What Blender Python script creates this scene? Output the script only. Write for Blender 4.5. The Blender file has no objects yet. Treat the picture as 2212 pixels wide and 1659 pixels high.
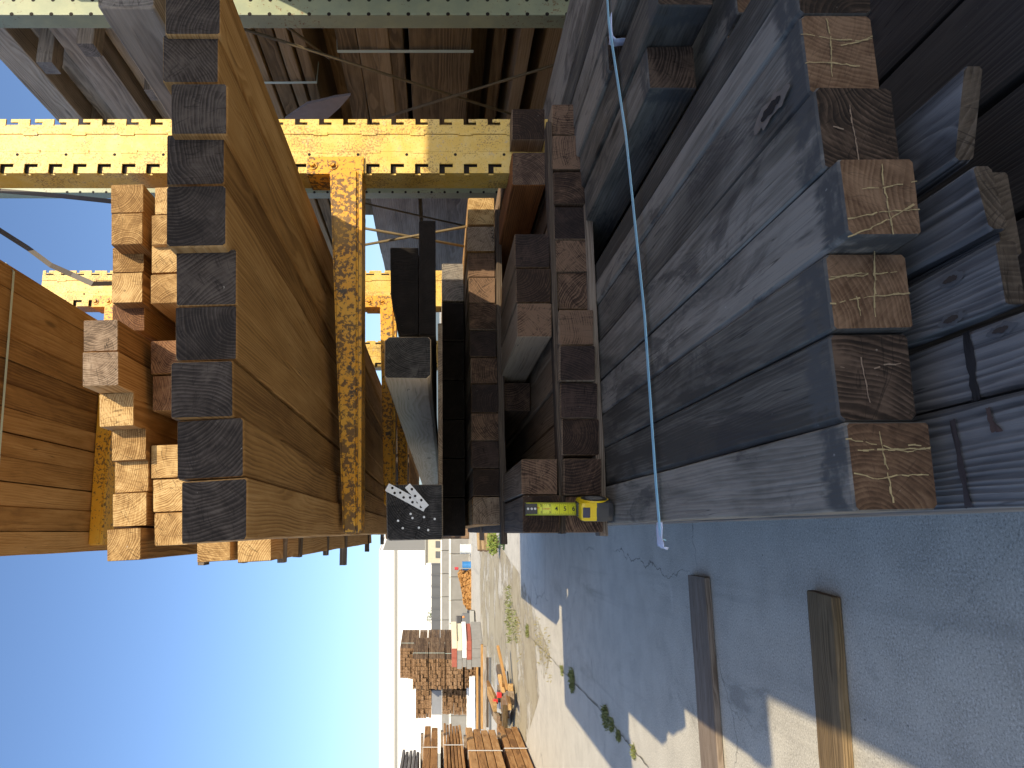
import bpy, bmesh, math, random
from mathutils import Vector, Matrix, noise
random.seed(7)
sc = bpy.context.scene
COL = sc.collection
R = math.radians

# ------------------------------------------------------------------ camera
# The photograph is a phone picture taken sideways: the world's "down" runs to the right of the frame.
F, HX, CY, H = 1533.9, 946.4, 829.5, 1.40      # focal length, horizon, centre (2212 px wide grid), eye height in metres
TH = math.atan(0.2085); S, Cc = math.sin(TH), math.cos(TH)
cam = bpy.data.cameras.new('camera'); cam.sensor_width = 36; cam.lens = F/2212*36
cam.shift_x = (1106-HX)/2212; cam.clip_start = 0.02; cam.clip_end = 2000
cob = bpy.data.objects.new('camera', cam); COL.objects.link(cob)
m = Matrix(((0, Cc, -S), (0, -S, -Cc), (-1, 0, 0))).to_4x4(); m.translation = (0, 0, H)
cob.matrix_world = m; sc.camera = cob

# ------------------------------------------------------------------ light
SUN = Vector((-0.55, 1.32, -1.0))               # the way the light travels
EL = math.atan2(1.0, math.hypot(SUN.x, SUN.y)); AZ = math.atan2(-SUN.x, -SUN.y)
w = bpy.data.worlds.new('World'); sc.world = w; w.use_nodes = True
nt = w.node_tree; bg = nt.nodes['Background']
sky = nt.nodes.new('ShaderNodeTexSky'); sky.sky_type = 'NISHITA'; sky.sun_disc = False
sky.sun_elevation = EL; sky.sun_rotation = AZ; sky.air_density = 0.88; sky.dust_density = 1.7; sky.ozone_density = 4.6
nt.links.new(sky.outputs[0], bg.inputs[0]); bg.inputs[1].default_value = 0.098
sl = bpy.data.lights.new('sun', 'SUN'); sl.energy = 2.75; sl.angle = R(0.5); sl.color = (1.0, 0.84, 0.58)
so = bpy.data.objects.new('sun', sl); COL.objects.link(so)
so.rotation_euler = SUN.to_track_quat('-Z', 'Y').to_euler(); so.location = (3, -6, 8)
sc.view_settings.view_transform = 'Standard'; sc.view_settings.look = 'None'
sc.view_settings.gamma = 1; sc.view_settings.exposure = 1.22

# ------------------------------------------------------------------ photo pixel -> world (2212-wide grid)
def ray(x, y):
    u = (x-HX)/F; v = (CY-y)/F
    return Vector((S+v*Cc, Cc-v*S, -u))
O = Vector((0, 0, H))
def atY(x, y, Y): d = ray(x, y); return O + d*(Y/d.y)
def atX(x, y, X): d = ray(x, y); return O + d*(X/d.x)
def atZ(x, y, z): d = ray(x, y); return O + d*((z-H)/d.z)
def att(x, y, t): return O + ray(x, y)*t
def G(x, y): return atZ(x, y, 0.0)

# ------------------------------------------------------------------ materials
def nodes(mt):
    mt.use_nodes = True; n = mt.node_tree
    return n, n.nodes, n.links, n.nodes['Principled BSDF']
class NB:
    def __init__(s, name):
        s.m = bpy.data.materials.new(name); s.t, s.n, s.l, s.b = nodes(s.m)
    def new(s, ty, **kw):
        x = s.n.new(ty)
        for k, v in kw.items(): setattr(x, k, v)
        return x
    def put(s, sock, v):
        if hasattr(v, 'is_output') or hasattr(v, 'links'): s.l.new(v, sock)
        else: sock.default_value = v
    def math(s, op, a, b=None, c=None, clamp=False):
        x = s.new('ShaderNodeMath', operation=op, use_clamp=clamp); s.put(x.inputs[0], a)
        if b is not None: s.put(x.inputs[1], b)
        if c is not None: s.put(x.inputs[2], c)
        return x.outputs[0]
    def vm(s, op, a, b=None):
        x = s.new('ShaderNodeVectorMath', operation=op); s.put(x.inputs[0], a)
        if b is not None: s.put(x.inputs[1], b)
        return x.outputs['Value'] if op in ('LENGTH', 'DOT_PRODUCT') else x.outputs[0]
    def noise(s, vec, scale=1.0, detail=4, rough=0.55, dist=0.0, out=0):
        x = s.new('ShaderNodeTexNoise'); s.put(x.inputs['Vector'], vec); x.inputs['Scale'].default_value = scale
        x.inputs['Detail'].default_value = detail; x.inputs['Roughness'].default_value = rough; x.inputs['Distortion'].default_value = dist
        return x.outputs[out]
    def vor(s, vec, scale, feature='F1', out='Distance', rnd=1.0):
        x = s.new('ShaderNodeTexVoronoi', feature=feature); s.put(x.inputs['Vector'], vec)
        x.inputs['Scale'].default_value = scale; x.inputs['Randomness'].default_value = rnd
        return x.outputs[out]
    def ramp(s, f, stops, interp='LINEAR'):
        x = s.new('ShaderNodeValToRGB'); s.put(x.inputs[0], f); e = x.color_ramp.elements; x.color_ramp.interpolation = interp
        while len(e) < len(stops): e.new(0.5)
        for el, (p, c) in zip(e, stops):
            el.position = p; el.color = (c, c, c, 1) if isinstance(c, (int, float)) else (*c, 1)
        return x.outputs[0]
    def step(s, f, a, b):
        x = s.new('ShaderNodeMapRange', interpolation_type='SMOOTHSTEP'); s.put(x.inputs[0], f)
        x.inputs[1].default_value = a; x.inputs[2].default_value = b
        return x.outputs[0]
    def mix(s, f, a, b, blend='MIX'):
        x = s.new('ShaderNodeMix', data_type='RGBA', blend_type=blend); s.put(x.inputs[0], f)
        for i, v in ((6, a), (7, b)):
            if isinstance(v, tuple): x.inputs[i].default_value = (*v, 1) if len(v) == 3 else v
            else: s.put(x.inputs[i], v)
        return x.outputs[2]
    def sep(s, v):
        x = s.new('ShaderNodeSeparateXYZ'); s.put(x.inputs[0], v); return x.outputs
    def comb(s, a, b, c):
        x = s.new('ShaderNodeCombineXYZ')
        for i, v in enumerate((a, b, c)): s.put(x.inputs[i], v)
        return x.outputs[0]
    def bump(s, h, strength=0.3, dist=0.002):
        x = s.new('ShaderNodeBump'); s.put(x.inputs['Height'], h); x.inputs['Strength'].default_value = strength; x.inputs['Distance'].default_value = dist
        s.l.new(x.outputs[0], s.b.inputs['Normal'])
    def coord(s):
        t = s.new('ShaderNodeTexCoord'); r = s.new('ShaderNodeObjectInfo').outputs['Random']
        off = s.vm('MULTIPLY', s.comb(s.math('MULTIPLY', r, 37.7), s.math('MULTIPLY', r, 91.3), s.math('MULTIPLY', r, 63.1)), (1, 1, 1))
        return t.outputs['Object'], s.vm('ADD', t.outputs['Object'], off), t.outputs['Normal'], r

def wood(name, side, end, pitch=0.008, bump=0.35, vary=0.35, seal=None, fib=0.5, ringc=0.45, knots=0.6, rough=0.8, saw=0.5, checks=0.6, blotch=0.5, endring=0.4, evary=0.3, stain=0.0):
    """solid timber: rings round a pith line that runs along local Y, seen as arcs on the ends and as grain on the sides"""
    k = NB(name); P, Q, N, r = k.coord()
    h1 = k.math('FRACT', k.math('MULTIPLY', r, 17.31)); h2 = k.math('FRACT', k.math('MULTIPLY', r, 43.77)); h3 = k.math('FRACT', k.math('MULTIPLY', r, 71.93))
    ca = k.math('MULTIPLY', h1, 6.283); cr_ = k.math('MULTIPLY_ADD', h2, 0.13, 0.045)
    cx = k.math('MULTIPLY', k.math('COSINE', ca), cr_); cz = k.math('MULTIPLY', k.math('SINE', ca), cr_)
    warp = k.vm('SCALE', k.vm('SUBTRACT', k.noise(k.vm('MULTIPLY', Q, (5, 1.1, 5)), 1, 3, 0.5, out=1), (0.5, 0.5, 0.5)))
    warp.node.inputs['Scale'].default_value = 0.05
    p = k.vm('ADD', P, warp); px, py, pz = k.sep(p)[:3]
    # knots
    kn = k.vor(k.vm('MULTIPLY', Q, (7, 1.6, 7)), 1.0)
    kw = k.math('MULTIPLY', k.step(kn, 0.30, 0.03), knots)
    dx = k.math('SUBTRACT', px, cx); dz = k.math('SUBTRACT', pz, cz)
    rad = k.math('ADD', k.math('SQRT', k.math('ADD', k.math('MULTIPLY', dx, dx), k.math('MULTIPLY', dz, dz))), k.math('MULTIPLY', kw, 0.022))
    irr = k.noise(k.comb(k.math('MULTIPLY', rad, 45), k.math('MULTIPLY', r, 77), 0.0), 1, 3, 0.6)
    wob = k.noise(k.vm('MULTIPLY', Q, (30, 5, 30)), 1, 3, 0.6)
    ph = k.math('FRACT', k.math('ADD', k.math('DIVIDE', rad, pitch), k.math('ADD', k.math('MULTIPLY', irr, 3.2), k.math('MULTIPLY', wob, 0.5))))
    ring = k.math('MULTIPLY', k.math('MULTIPLY', k.step(ph, 0.0, 0.75), k.step(ph, 1.0, 0.82)), k.step(k.noise(k.vm('MULTIPLY', Q, (17, 3, 17)), 1, 3, 0.6), 0.25, 0.6))
    fibre = k.noise(k.vm('MULTIPLY', Q, (210, 3.5, 210)), 1, 4, 0.6)
    fine = k.noise(k.vm('MULTIPLY', Q, (600, 14, 600)), 1, 2, 0.5)
    blot = k.noise(k.vm('MULTIPLY', Q, (9, 2.0, 9)), 1, 5, 0.65, 0.6)
    # sides
    f = k.math('ADD', k.math('MULTIPLY', ring, -ringc), k.math('MULTIPLY', fibre, fib))
    f = k.math('ADD', f, k.math('MULTIPLY', blot, 1.4*blotch)); f = k.math('ADD', f, k.math('MULTIPLY', k.math('SUBTRACT', h3, 0.5), vary))
    f = k.math('ADD', f, 0.5-0.5*fib-0.7*blotch+0.35*ringc)
    sc_ = k.ramp(f, [(0.12, side[0]), (0.5, side[1]), (0.9, side[2])])
    core = k.step(kn, 0.10, 0.03)
    sc_ = k.mix(k.math('MULTIPLY', core, knots), sc_, tuple(0.35*c for c in side[0]))
    # long drying checks
    ck = k.noise(k.vm('MULTIPLY', Q, (95, 1.3, 95)), 1, 1, 0.4)
    sc_ = k.mix(k.math('MULTIPLY', k.step(k.math('ABSOLUTE', k.math('SUBTRACT', ck, 0.5)), 0.012, 0.0), k.math('MULTIPLY', k.step(blot, 0.5, 0.6), 0.75)), sc_, tuple(0.25*c for c in side[0]))
    if stain:
        sn = k.noise(k.vm('MULTIPLY', Q, (11, 3.2, 11)), 1, 5, 0.7, 0.8); sn2 = k.noise(k.vm('MULTIPLY', Q, (60, 9, 60)), 1, 3, 0.6)
        sc_ = k.mix(k.math('MULTIPLY', k.step(k.math('ADD', sn, k.math('MULTIPLY', sn2, 0.18)), 0.60, 0.72), stain), sc_, (0.040, 0.036, 0.034))
    if seal:
        edge = k.math('ADD', py, k.math('MULTIPLY', k.noise(k.vm('MULTIPLY', Q, (130, 9, 130)), 1, 3, 0.6), -0.06))
        sc_ = k.mix(k.math('MULTIPLY', k.step(edge, 0.035, 0.015), k.step(k.noise(Q, 35, 3), 0.25, 0.55)), sc_, seal)
    # ends
    iso = k.noise(Q, 70, 5, 0.65); mot = k.noise(Q, 24, 4, 0.6, 0.5)
    ang = k.math('MULTIPLY', h3, 3.14); sv = k.math('ADD', k.math('MULTIPLY', px, k.math('COSINE', ang)), k.math('MULTIPLY', pz, k.math('SINE', ang)))
    sawn = k.noise(k.comb(k.math('MULTIPLY', sv, 330), k.math('MULTIPLY', r, 90), 0.0), 1, 3, 0.7)
    e = k.math('ADD', k.math('MULTIPLY', ring, -endring), k.math('MULTIPLY', iso, 0.55)); e = k.math('ADD', e, k.math('MULTIPLY', sawn, saw))
    e = k.math('ADD', e, k.math('MULTIPLY', mot, 0.9)); e = k.math('ADD', e, k.math('MULTIPLY', k.math('SUBTRACT', h2, 0.5), evary)); e = k.math('ADD', e, -0.05-0.5*saw)
    ec = k.ramp(e, [(0.15, end[0]), (0.5, end[1]), (0.85, end[2])])
    at = k.math('ARCTAN2', dx, dz)
    cr = k.noise(k.comb(k.math('MULTIPLY', at, 7.0), k.math('MULTIPLY', rad, 6), k.math('MULTIPLY', r, 33)), 1, 2, 0.6)
    ec = k.mix(k.math('MULTIPLY', k.step(k.math('ABSOLUTE', k.math('SUBTRACT', cr, 0.52)), 0.012, 0.0), checks), ec, tuple(0.2*c for c in end[0]))
    mask = k.step(k.math('ABSOLUTE', k.sep(N)[1]), 0.6, 0.8)
    col = k.mix(mask, sc_, ec)
    # small scuffs of pale dust
    col = k.mix(k.math('MULTIPLY', k.step(k.noise(k.vm('MULTIPLY', Q, (90, 40, 90)), 1, 2, 0.7), 0.74, 0.8), 0.35), col, (0.5, 0.47, 0.42))
    k.l.new(col, k.b.inputs['Base Color']); k.b.inputs['Roughness'].default_value = rough; k.b.inputs['Specular IOR Level'].default_value = 0.25
    hb = k.math('ADD', k.math('MULTIPLY', ring, -0.8), k.math('ADD', k.math('MULTIPLY', fibre, 0.7), k.math('MULTIPLY', fine, 0.4)))
    he = k.math('ADD', k.math('MULTIPLY', ring, -0.5), k.math('ADD', iso, k.math('MULTIPLY', sawn, 0.8)))
    hm = k.new('ShaderNodeMix', data_type='FLOAT'); k.put(hm.inputs[0], mask); k.put(hm.inputs[2], hb); k.put(hm.inputs[3], he)
    k.bump(hm.outputs[0], bump, 0.0025)
    return k.m

def paint(name, base, faded, rust, amount=0.5, scale=1.0, bare=None, rough=0.5):
    k = NB(name); P, Q, N, r = k.coord()
    n1 = k.noise(Q, 14*scale, 5, 0.65); n2 = k.noise(Q, 120*scale, 4, 0.7); n3 = k.noise(Q, 5*scale, 4, 0.6)
    c = k.mix(k.step(n1, 0.35, 0.7), base, faded)
    if bare: c = k.mix(k.step(k.noise(Q, 26*scale, 6, 0.7), 0.60, 0.66), c, bare)
    sp = k.step(k.math('ADD', n2, k.math('MULTIPLY', n3, 0.5)), 0.98-0.28*amount, 1.03-0.28*amount)
    c = k.mix(k.math('MULTIPLY', sp, 0.85), c, rust)
    c = k.mix(k.math('MULTIPLY', k.step(n3, 0.62, 0.72), 0.5), c, tuple(x*0.55 for x in faded))
    k.l.new(c, k.b.inputs['Base Color']); k.b.inputs['Roughness'].default_value = rough
    k.bump(k.math('ADD', sp, k.math('MULTIPLY', n2, 0.4)), 0.25, 0.001)
    return k.m

def plain(name, col, rough=0.7, var=0.25, scale=12.0, metal=0.0, bump=0.1):
    k = NB(name); P, Q, N, r = k.coord()
    n = k.noise(Q, scale, 5, 0.6)
    c = k.mix(n, tuple(x*(1-var) for x in col), tuple(min(1, x*(1+var)) for x in col))
    k.l.new(c, k.b.inputs['Base Color']); k.b.inputs['Roughness'].default_value = rough; k.b.inputs['Metallic'].default_value = metal
    if bump: k.bump(k.noise(Q, scale*6, 4), bump, 0.002)
    return k.m

M = {}
M['dark'] = wood('charred_end_fir', ((0.16, 0.080, 0.024), (0.34, 0.188, 0.062), (0.51, 0.32, 0.135)), ((0.015, 0.0115, 0.0095), (0.035, 0.0275, 0.023), (0.078, 0.064, 0.054)), pitch=0.0055, vary=0.35, checks=0.5, blotch=0.75, ringc=0.3, saw=0.45, endring=0.45)
M['light'] = wood('fresh_cut_fir', ((0.18, 0.09, 0.028), (0.34, 0.185, 0.062), (0.50, 0.31, 0.13)), ((0.15, 0.08, 0.026), (0.30, 0.182, 0.070), (0.47, 0.325, 0.15)), pitch=0.0055, vary=0.6, saw=0.9, endring=0.45, evary=0.45)
M['under'] = wood('amber_plank', ((0.15, 0.072, 0.020), (0.33, 0.17, 0.050), (0.50, 0.29, 0.11)), ((0.2, 0.11, 0.05), (0.35, 0.2, 0.1), (0.45, 0.3, 0.16)), pitch=0.010, vary=0.55, blotch=0.8, ringc=0.22)
M['red'] = wood('reddish_beam', ((0.085, 0.053, 0.032), (0.20, 0.135, 0.082), (0.36, 0.265, 0.175)), ((0.019, 0.0105, 0.0068), (0.063, 0.036, 0.0225), (0.16, 0.098, 0.062)), pitch=0.0065, vary=0.8, saw=0.8, ringc=0.3, endring=0.5, evary=0.9)
M['grey'] = wood('grey_weathered_beam', ((0.060, 0.053, 0.042), (0.150, 0.134, 0.107), (0.28, 0.250, 0.202)), ((0.030, 0.0155, 0.0085), (0.088, 0.051, 0.029), (0.170, 0.108, 0.066)), pitch=0.006, bump=0.28, vary=0.75, stain=0.6, seal=(0.085, 0.082, 0.074), knots=0.85, blotch=1.3, ringc=0.17, saw=0.45, endring=0.22, fib=0.75, checks=0.3)
M['greyd'] = wood('grey_dark_end_beam', ((0.060, 0.053, 0.042), (0.150, 0.134, 0.107), (0.28, 0.250, 0.202)), ((0.010, 0.0065, 0.0045), (0.032, 0.021, 0.0145), (0.085, 0.058, 0.041)), pitch=0.0065, bump=0.28, vary=0.75, stain=0.6, seal=(0.085, 0.082, 0.074), knots=0.85, blotch=1.3, ringc=0.17, saw=0.5, endring=0.5, fib=0.75, checks=0.6)
M['blue'] = wood('silvered_board', ((0.040, 0.038, 0.037), (0.125, 0.120, 0.115), (0.25, 0.24, 0.222)), ((0.026, 0.019, 0.013), (0.055, 0.042, 0.030), (0.095, 0.075, 0.056)), pitch=0.0075, bump=0.65, vary=0.4, knots=0.9, ringc=0.45, blotch=0.9)
M['black'] = wood('black_oiled_beam', ((0.10, 0.085, 0.065), (0.20, 0.165, 0.125), (0.33, 0.28, 0.22)), ((0.010, 0.010, 0.010), (0.028, 0.026, 0.025), (0.085, 0.080, 0.076)), pitch=0.005, vary=0.2, checks=0.9, saw=0.7)
M['tar'] = wood('tarred_plank', ((0.026, 0.022, 0.019), (0.052, 0.043, 0.036), (0.09, 0.075, 0.062)), ((0.004, 0.0028, 0.0022), (0.008, 0.0058, 0.0048), (0.016, 0.012, 0.010)), pitch=0.006, vary=0.2, ringc=0.25, rough=0.9)  # near-black planks; for slot and bottom beams, deep shade put into the colour
M['cream'] = wood('cream_sided_beam', ((0.48, 0.35, 0.21), (0.66, 0.52, 0.35), (0.75, 0.63, 0.46)), ((0.012, 0.011, 0.011), (0.032, 0.030, 0.029), (0.085, 0.080, 0.076)), pitch=0.005, vary=0.2, blotch=0.3, ringc=0.3, bump=0.2)
M['stick'] = wood('dunnage_stick', ((0.05, 0.037, 0.028), (0.125, 0.093, 0.067), (0.24, 0.19, 0.145)), ((0.1, 0.07, 0.05), (0.2, 0.15, 0.1), (0.3, 0.24, 0.18)), pitch=0.006, vary=0.6)
M['store'] = wood('stored_brown_plank', ((0.11, 0.074, 0.036), (0.245, 0.17, 0.088), (0.37, 0.27, 0.155)), ((0.10, 0.06, 0.04), (0.2, 0.13, 0.08), (0.3, 0.2, 0.13)), pitch=0.008, vary=0.6, ringc=0.3)
M['old'] = wood('old_grey_timber', ((0.14, 0.115, 0.09), (0.31, 0.26, 0.205), (0.47, 0.405, 0.33)), ((0.09, 0.085, 0.08), (0.18, 0.165, 0.15), (0.27, 0.245, 0.22)), pitch=0.009, vary=0.5, bump=0.6, ringc=0.35, blotch=0.8)
M['plum'] = wood('dark_plum_end', ((0.085, 0.053, 0.032), (0.20, 0.135, 0.082), (0.36, 0.265, 0.175)), ((0.010, 0.0065, 0.0055), (0.024, 0.015, 0.0125), (0.055, 0.034, 0.026)), pitch=0.0065, vary=0.6, saw=0.6, ringc=0.3, evary=0.3)
M['redside'] = wood('orange_red_side', ((0.13, 0.045, 0.012), (0.27, 0.10, 0.028), (0.38, 0.16, 0.05)), ((0.022, 0.0125, 0.009), (0.07, 0.042, 0.029), (0.16, 0.105, 0.07)), pitch=0.005, vary=0.3)
M['tanend'] = wood('grey_tan_end', ((0.18, 0.09, 0.028), (0.34, 0.185, 0.062), (0.50, 0.31, 0.13)), ((0.085, 0.058, 0.038), (0.19, 0.135, 0.092), (0.31, 0.24, 0.175)), pitch=0.0055, vary=0.5, saw=0.9, checks=0.9)
M['brownend'] = wood('red_tan_end', ((0.18, 0.09, 0.028), (0.34, 0.185, 0.062), (0.50, 0.31, 0.13)), ((0.075, 0.032, 0.014), (0.17, 0.082, 0.038), (0.29, 0.16, 0.08)), pitch=0.0055, vary=0.5, saw=0.9)
M['steelband'] = plain('dark_steel_band', (0.035, 0.026, 0.021), .55, .3, 20)
M['yellow'] = paint('worn_yellow_paint', (0.63, 0.41, 0.075), (0.66, 0.48, 0.15), (0.25, 0.135, 0.04), 0.62, 1.5, (0.50, 0.37, 0.20))
M['orange'] = paint('orange_arm_paint', (0.66, 0.31, 0.012), (0.64, 0.36, 0.04), (0.055, 0.030, 0.020), 0.74, 0.60, (0.06, 0.045, 0.035))
M['green'] = paint('pale_green_paint', (0.24, 0.28, 0.19), (0.30, 0.33, 0.21), (0.16, 0.08, 0.03), 0.35, 0.7)
M['rust'] = plain('rusty_rod', (0.15, 0.11, 0.055), 0.7, 0.5, 40)
M['hole'] = plain('dark_hole', (0.012, 0.008, 0.006), 0.9, 0.1, 5, bump=0)
M['steel'] = plain('galvanised_strap', (0.52, 0.53, 0.54), 0.45, 0.25, 60, metal=0.6)
M['strap'] = plain('pale_green_strap', (0.50, 0.60, 0.52), 0.45, 0.08, 20, bump=0)
M['bluestrap'] = plain('light_blue_strap', (0.34, 0.62, 0.74), 0.4, 0.06, 10, bump=0)
M['paper'] = plain('white_corner_paper', (0.58, 0.62, 0.74), 0.8, 0.12, 30)
M['chalk'] = plain('yellow_chalk', (0.30, 0.24, 0.125), 0.95, 0.5, 160)
M['faint'] = plain('faint_chalk', (0.20, 0.15, 0.11), 0.95, 0.4, 160)
M['tapey'] = plain('tape_blade_lacquer', (0.66, 0.68, 0.04), 0.35, 0.06, 10, bump=0)
M['casey'] = plain('yellow_plastic', (0.72, 0.50, 0.01), 0.4, 0.1, 30, bump=0.03)
M['caseb'] = plain('black_rubber', (0.035, 0.035, 0.037), 0.45, 0.2, 40, bump=0.05)
M['ink'] = plain('black_ink', (0.02, 0.02, 0.015), 0.6, 0.0, 5, bump=0)
M['redink'] = plain('red_ink', (0.55, 0.06, 0.03), 0.6, 0.0, 5, bump=0)
M['window'] = plain('dark_case_window', (0.03, 0.035, 0.07), 0.25, 0.2, 20, bump=0)

# ------------------------------------------------------------------ mesh helpers
def tag(o, label=None, cat=None, group=None, kind=None):
    if label: o['label'] = label
    if cat: o['category'] = cat; kind = kind or 'thing'
    if group: o['group'] = group
    if kind: o['kind'] = kind
    return o
def empty(name, loc, rz=0.0):
    o = bpy.data.objects.new(name, None); COL.objects.link(o); o.location = loc; o.rotation_euler.z = rz; o.empty_display_size = 0.05
    return o
def mesh(name, vs, fs, mats, loc=(0, 0, 0), parent=None, mi=None, smooth=False):
    me = bpy.data.meshes.new(name); me.from_pydata(vs, [], fs)
    for mt in (mats if isinstance(mats, (list, tuple)) else [mats]): me.materials.append(mt)
    if mi: me.polygons.foreach_set('material_index', mi)
    if smooth: me.polygons.foreach_set('use_smooth', [True]*len(me.polygons))
    bm = bmesh.new(); bm.from_mesh(me); bmesh.ops.recalc_face_normals(bm, faces=bm.faces); bm.to_mesh(me); bm.free()
    o = bpy.data.objects.new(name, me); COL.objects.link(o); o.location = loc
    if parent: o.parent = parent
    return o
class MB:
    """collects boxes, discs and bars into one mesh"""
    def __init__(s): s.v = []; s.f = []; s.mi = []
    def add(s, vs, fs, mi=0):
        b = len(s.v); s.v += [tuple(v) for v in vs]; s.f += [tuple(b+i for i in f) for f in fs]; s.mi += [mi]*len(fs)
    def box(s, x0, x1, y0, y1, z0, z1, mi=0, ch=0.0):
        if ch:
            bm = bmesh.new(); bmesh.ops.create_cube(bm, size=1)
            for v in bm.verts: v.co = Vector(((x0+x1)/2+v.co.x*(x1-x0), (y0+y1)/2+v.co.y*(y1-y0), (z0+z1)/2+v.co.z*(z1-z0)))
            bmesh.ops.bevel(bm, geom=bm.edges[:], offset=ch, segments=2, affect='EDGES', profile=0.6)
            bm.verts.ensure_lookup_table(); s.add([v.co.copy() for v in bm.verts], [[v.index for v in f.verts] for f in bm.faces], mi); bm.free(); return s
        s.add([(x, y, z) for z in (z0, z1) for y in (y0, y1) for x in (x0, x1)], [(0, 2, 3, 1), (4, 5, 7, 6), (0, 1, 5, 4), (2, 6, 7, 3), (0, 4, 6, 2), (1, 3, 7, 5)], mi); return s
    def hexa(s, p, mi=0):       # 8 points: near quad then far quad
        s.add(p, [(0, 1, 2, 3), (7, 6, 5, 4), (0, 4, 5, 1), (1, 5, 6, 2), (2, 6, 7, 3), (3, 7, 4, 0)], mi); return s
    def tube(s, a, b, r, n=8, mi=0, r2=None):
        a = Vector(a); b = Vector(b); d = (b-a).normalized(); u = d.orthogonal().normalized(); w_ = d.cross(u); r2 = r if r2 is None else r2
        vs = [a+(u*math.cos(2*math.pi*i/n)+w_*math.sin(2*math.pi*i/n))*r for i in range(n)]+[b+(u*math.cos(2*math.pi*i/n)+w_*math.sin(2*math.pi*i/n))*r2 for i in range(n)]
        s.add(vs, [(i, (i+1) % n, n+(i+1) % n, n+i) for i in range(n)]+[tuple(range(n))[::-1], tuple(range(n, 2*n))], mi); return s
    def build(s, name, mats, parent=None, loc=(0, 0, 0), smooth=False):
        loc = Vector(loc); base = Vector((0, 0, 0))
        vs = [tuple(Vector(v)-loc) for v in s.v]
        return mesh(name, vs, s.f, mats, loc, parent, s.mi, smooth)

def timber(name, pts, Y0, Y1, mat, ch=0.004, jit=0.0014, n=14, slant=0.0, rot=0.0, loc=None, wane=0.0):
    """a sawn timber along local Y: pts are the four section corners (x, z) at its near end, in order"""
    NP = len(pts); cx = sum(p[0] for p in pts)/NP; cz = sum(p[1] for p in pts)/NP
    sec = []
    for i in range(NP):
        p = Vector(pts[i]); a = Vector(pts[i-1])-p; b = Vector(pts[(i+1) % NP])-p
        c0 = min(ch*random.uniform(0.5, 1.5)+(wane if random.random() < 0.3 else 0), 0.3*min(a.length, b.length)); 
        sec += [p+a.normalized()*c0, p+b.normalized()*c0]
    sec = [Vector((q.x-cx, q.y-cz)) for q in sec]; k = len(sec); L = Y1-Y0
    st = [0.0, min(0.004, L*.1)]+[min(L*.2, 0.05)]+[L*j/n for j in range(1, n)]+[L]
    st = sorted(set(st)); vs = []; fs = []
    bow = random.uniform(-1, 1)*0.004*min(1, L/3); bow2 = random.uniform(-1, 1)*0.003*min(1, L/3)
    for j, y in enumerate(st):
        sh = 0.97 if j in (0, len(st)-1) else 1.0; b = 4*(y/L)*(1-y/L)
        for q in sec:
            jx, jz = (random.uniform(-jit, jit), random.uniform(-jit, jit)) if j > 1 else (random.uniform(-jit, jit)*.5, random.uniform(-jit, jit)*.5)
            yy = y+(slant*q.x if j < 2 else 0)
            vs.append((q.x*sh+jx+bow*b, yy+(random.uniform(-jit, jit)*.4 if j == 0 else 0), q.y*sh+jz+bow2*b))
    for j in range(len(st)-1):
        for i in range(k): fs.append((j*k+i, j*k+(i+1) % k, (j+1)*k+(i+1) % k, (j+1)*k+i))
    fs.append(tuple(range(k))[::-1]); fs.append(tuple(range((len(st)-1)*k, len(st)*k)))
    o = mesh(name, vs, fs, mat, (cx, Y0, cz) if loc is None else loc)
    o.rotation_euler.z = rot
    return o
def qbeam(name, q, Y0, Y1, mat, **kw):
    """timber whose near end shows at the given photo corners (top-right, bottom-right, bottom-left, top-left when held upright)"""
    P = [atY(x, y, Y0) for x, y in q]
    return timber(name, [(p.x, p.z) for p in P], Y0, Y1, mat, **kw)
def rect(x0, x1, y0, y1, tilt=0.0, lean=0.0): return [(x0, y0), (x1, y0-tilt), (x1+lean, y1-tilt), (x0+lean, y1)]
def xbeam(name, x0, x1, y0, y1, z0, z1, mat, **kw):     # a stick lying across (along world X)
    o = timber(name, [(-(y1-y0)/2, z0), ((y1-y0)/2, z0), ((y1-y0)/2, z1), (-(y1-y0)/2, z1)], 0, x1-x0, mat, loc=(x0, (y0+y1)/2, (z0+z1)/2), rot=-math.pi/2, **kw)
    return o
def rbeam(name, x0, x1, y0, y1, z0, z1, mat, **kw): return timber(name, [(x1, z1), (x1, z0), (x0, z0), (x0, z1)], y0, y1, mat, **kw)
def ribbon(mb, pts, wdir, w_, th=0.0012, mi=0):
    wdir = Vector(wdir).normalized()
    for a, b in zip(pts, pts[1:]):
        a = Vector(a); b = Vector(b); d = (b-a).normalized(); n = d.cross(wdir).normalized()*th/2; h = wdir*w_/2
        mb.hexa([a-h-n, a+h-n, a+h+n, a-h+n, b-h-n, b+h-n, b+h+n, b-h+n], mi)
ORD = ['first', 'second', 'third', 'fourth', 'fifth', 'sixth', 'seventh', 'eighth', 'ninth', 'tenth', 'eleventh', 'twelfth', 'thirteenth']

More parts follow.
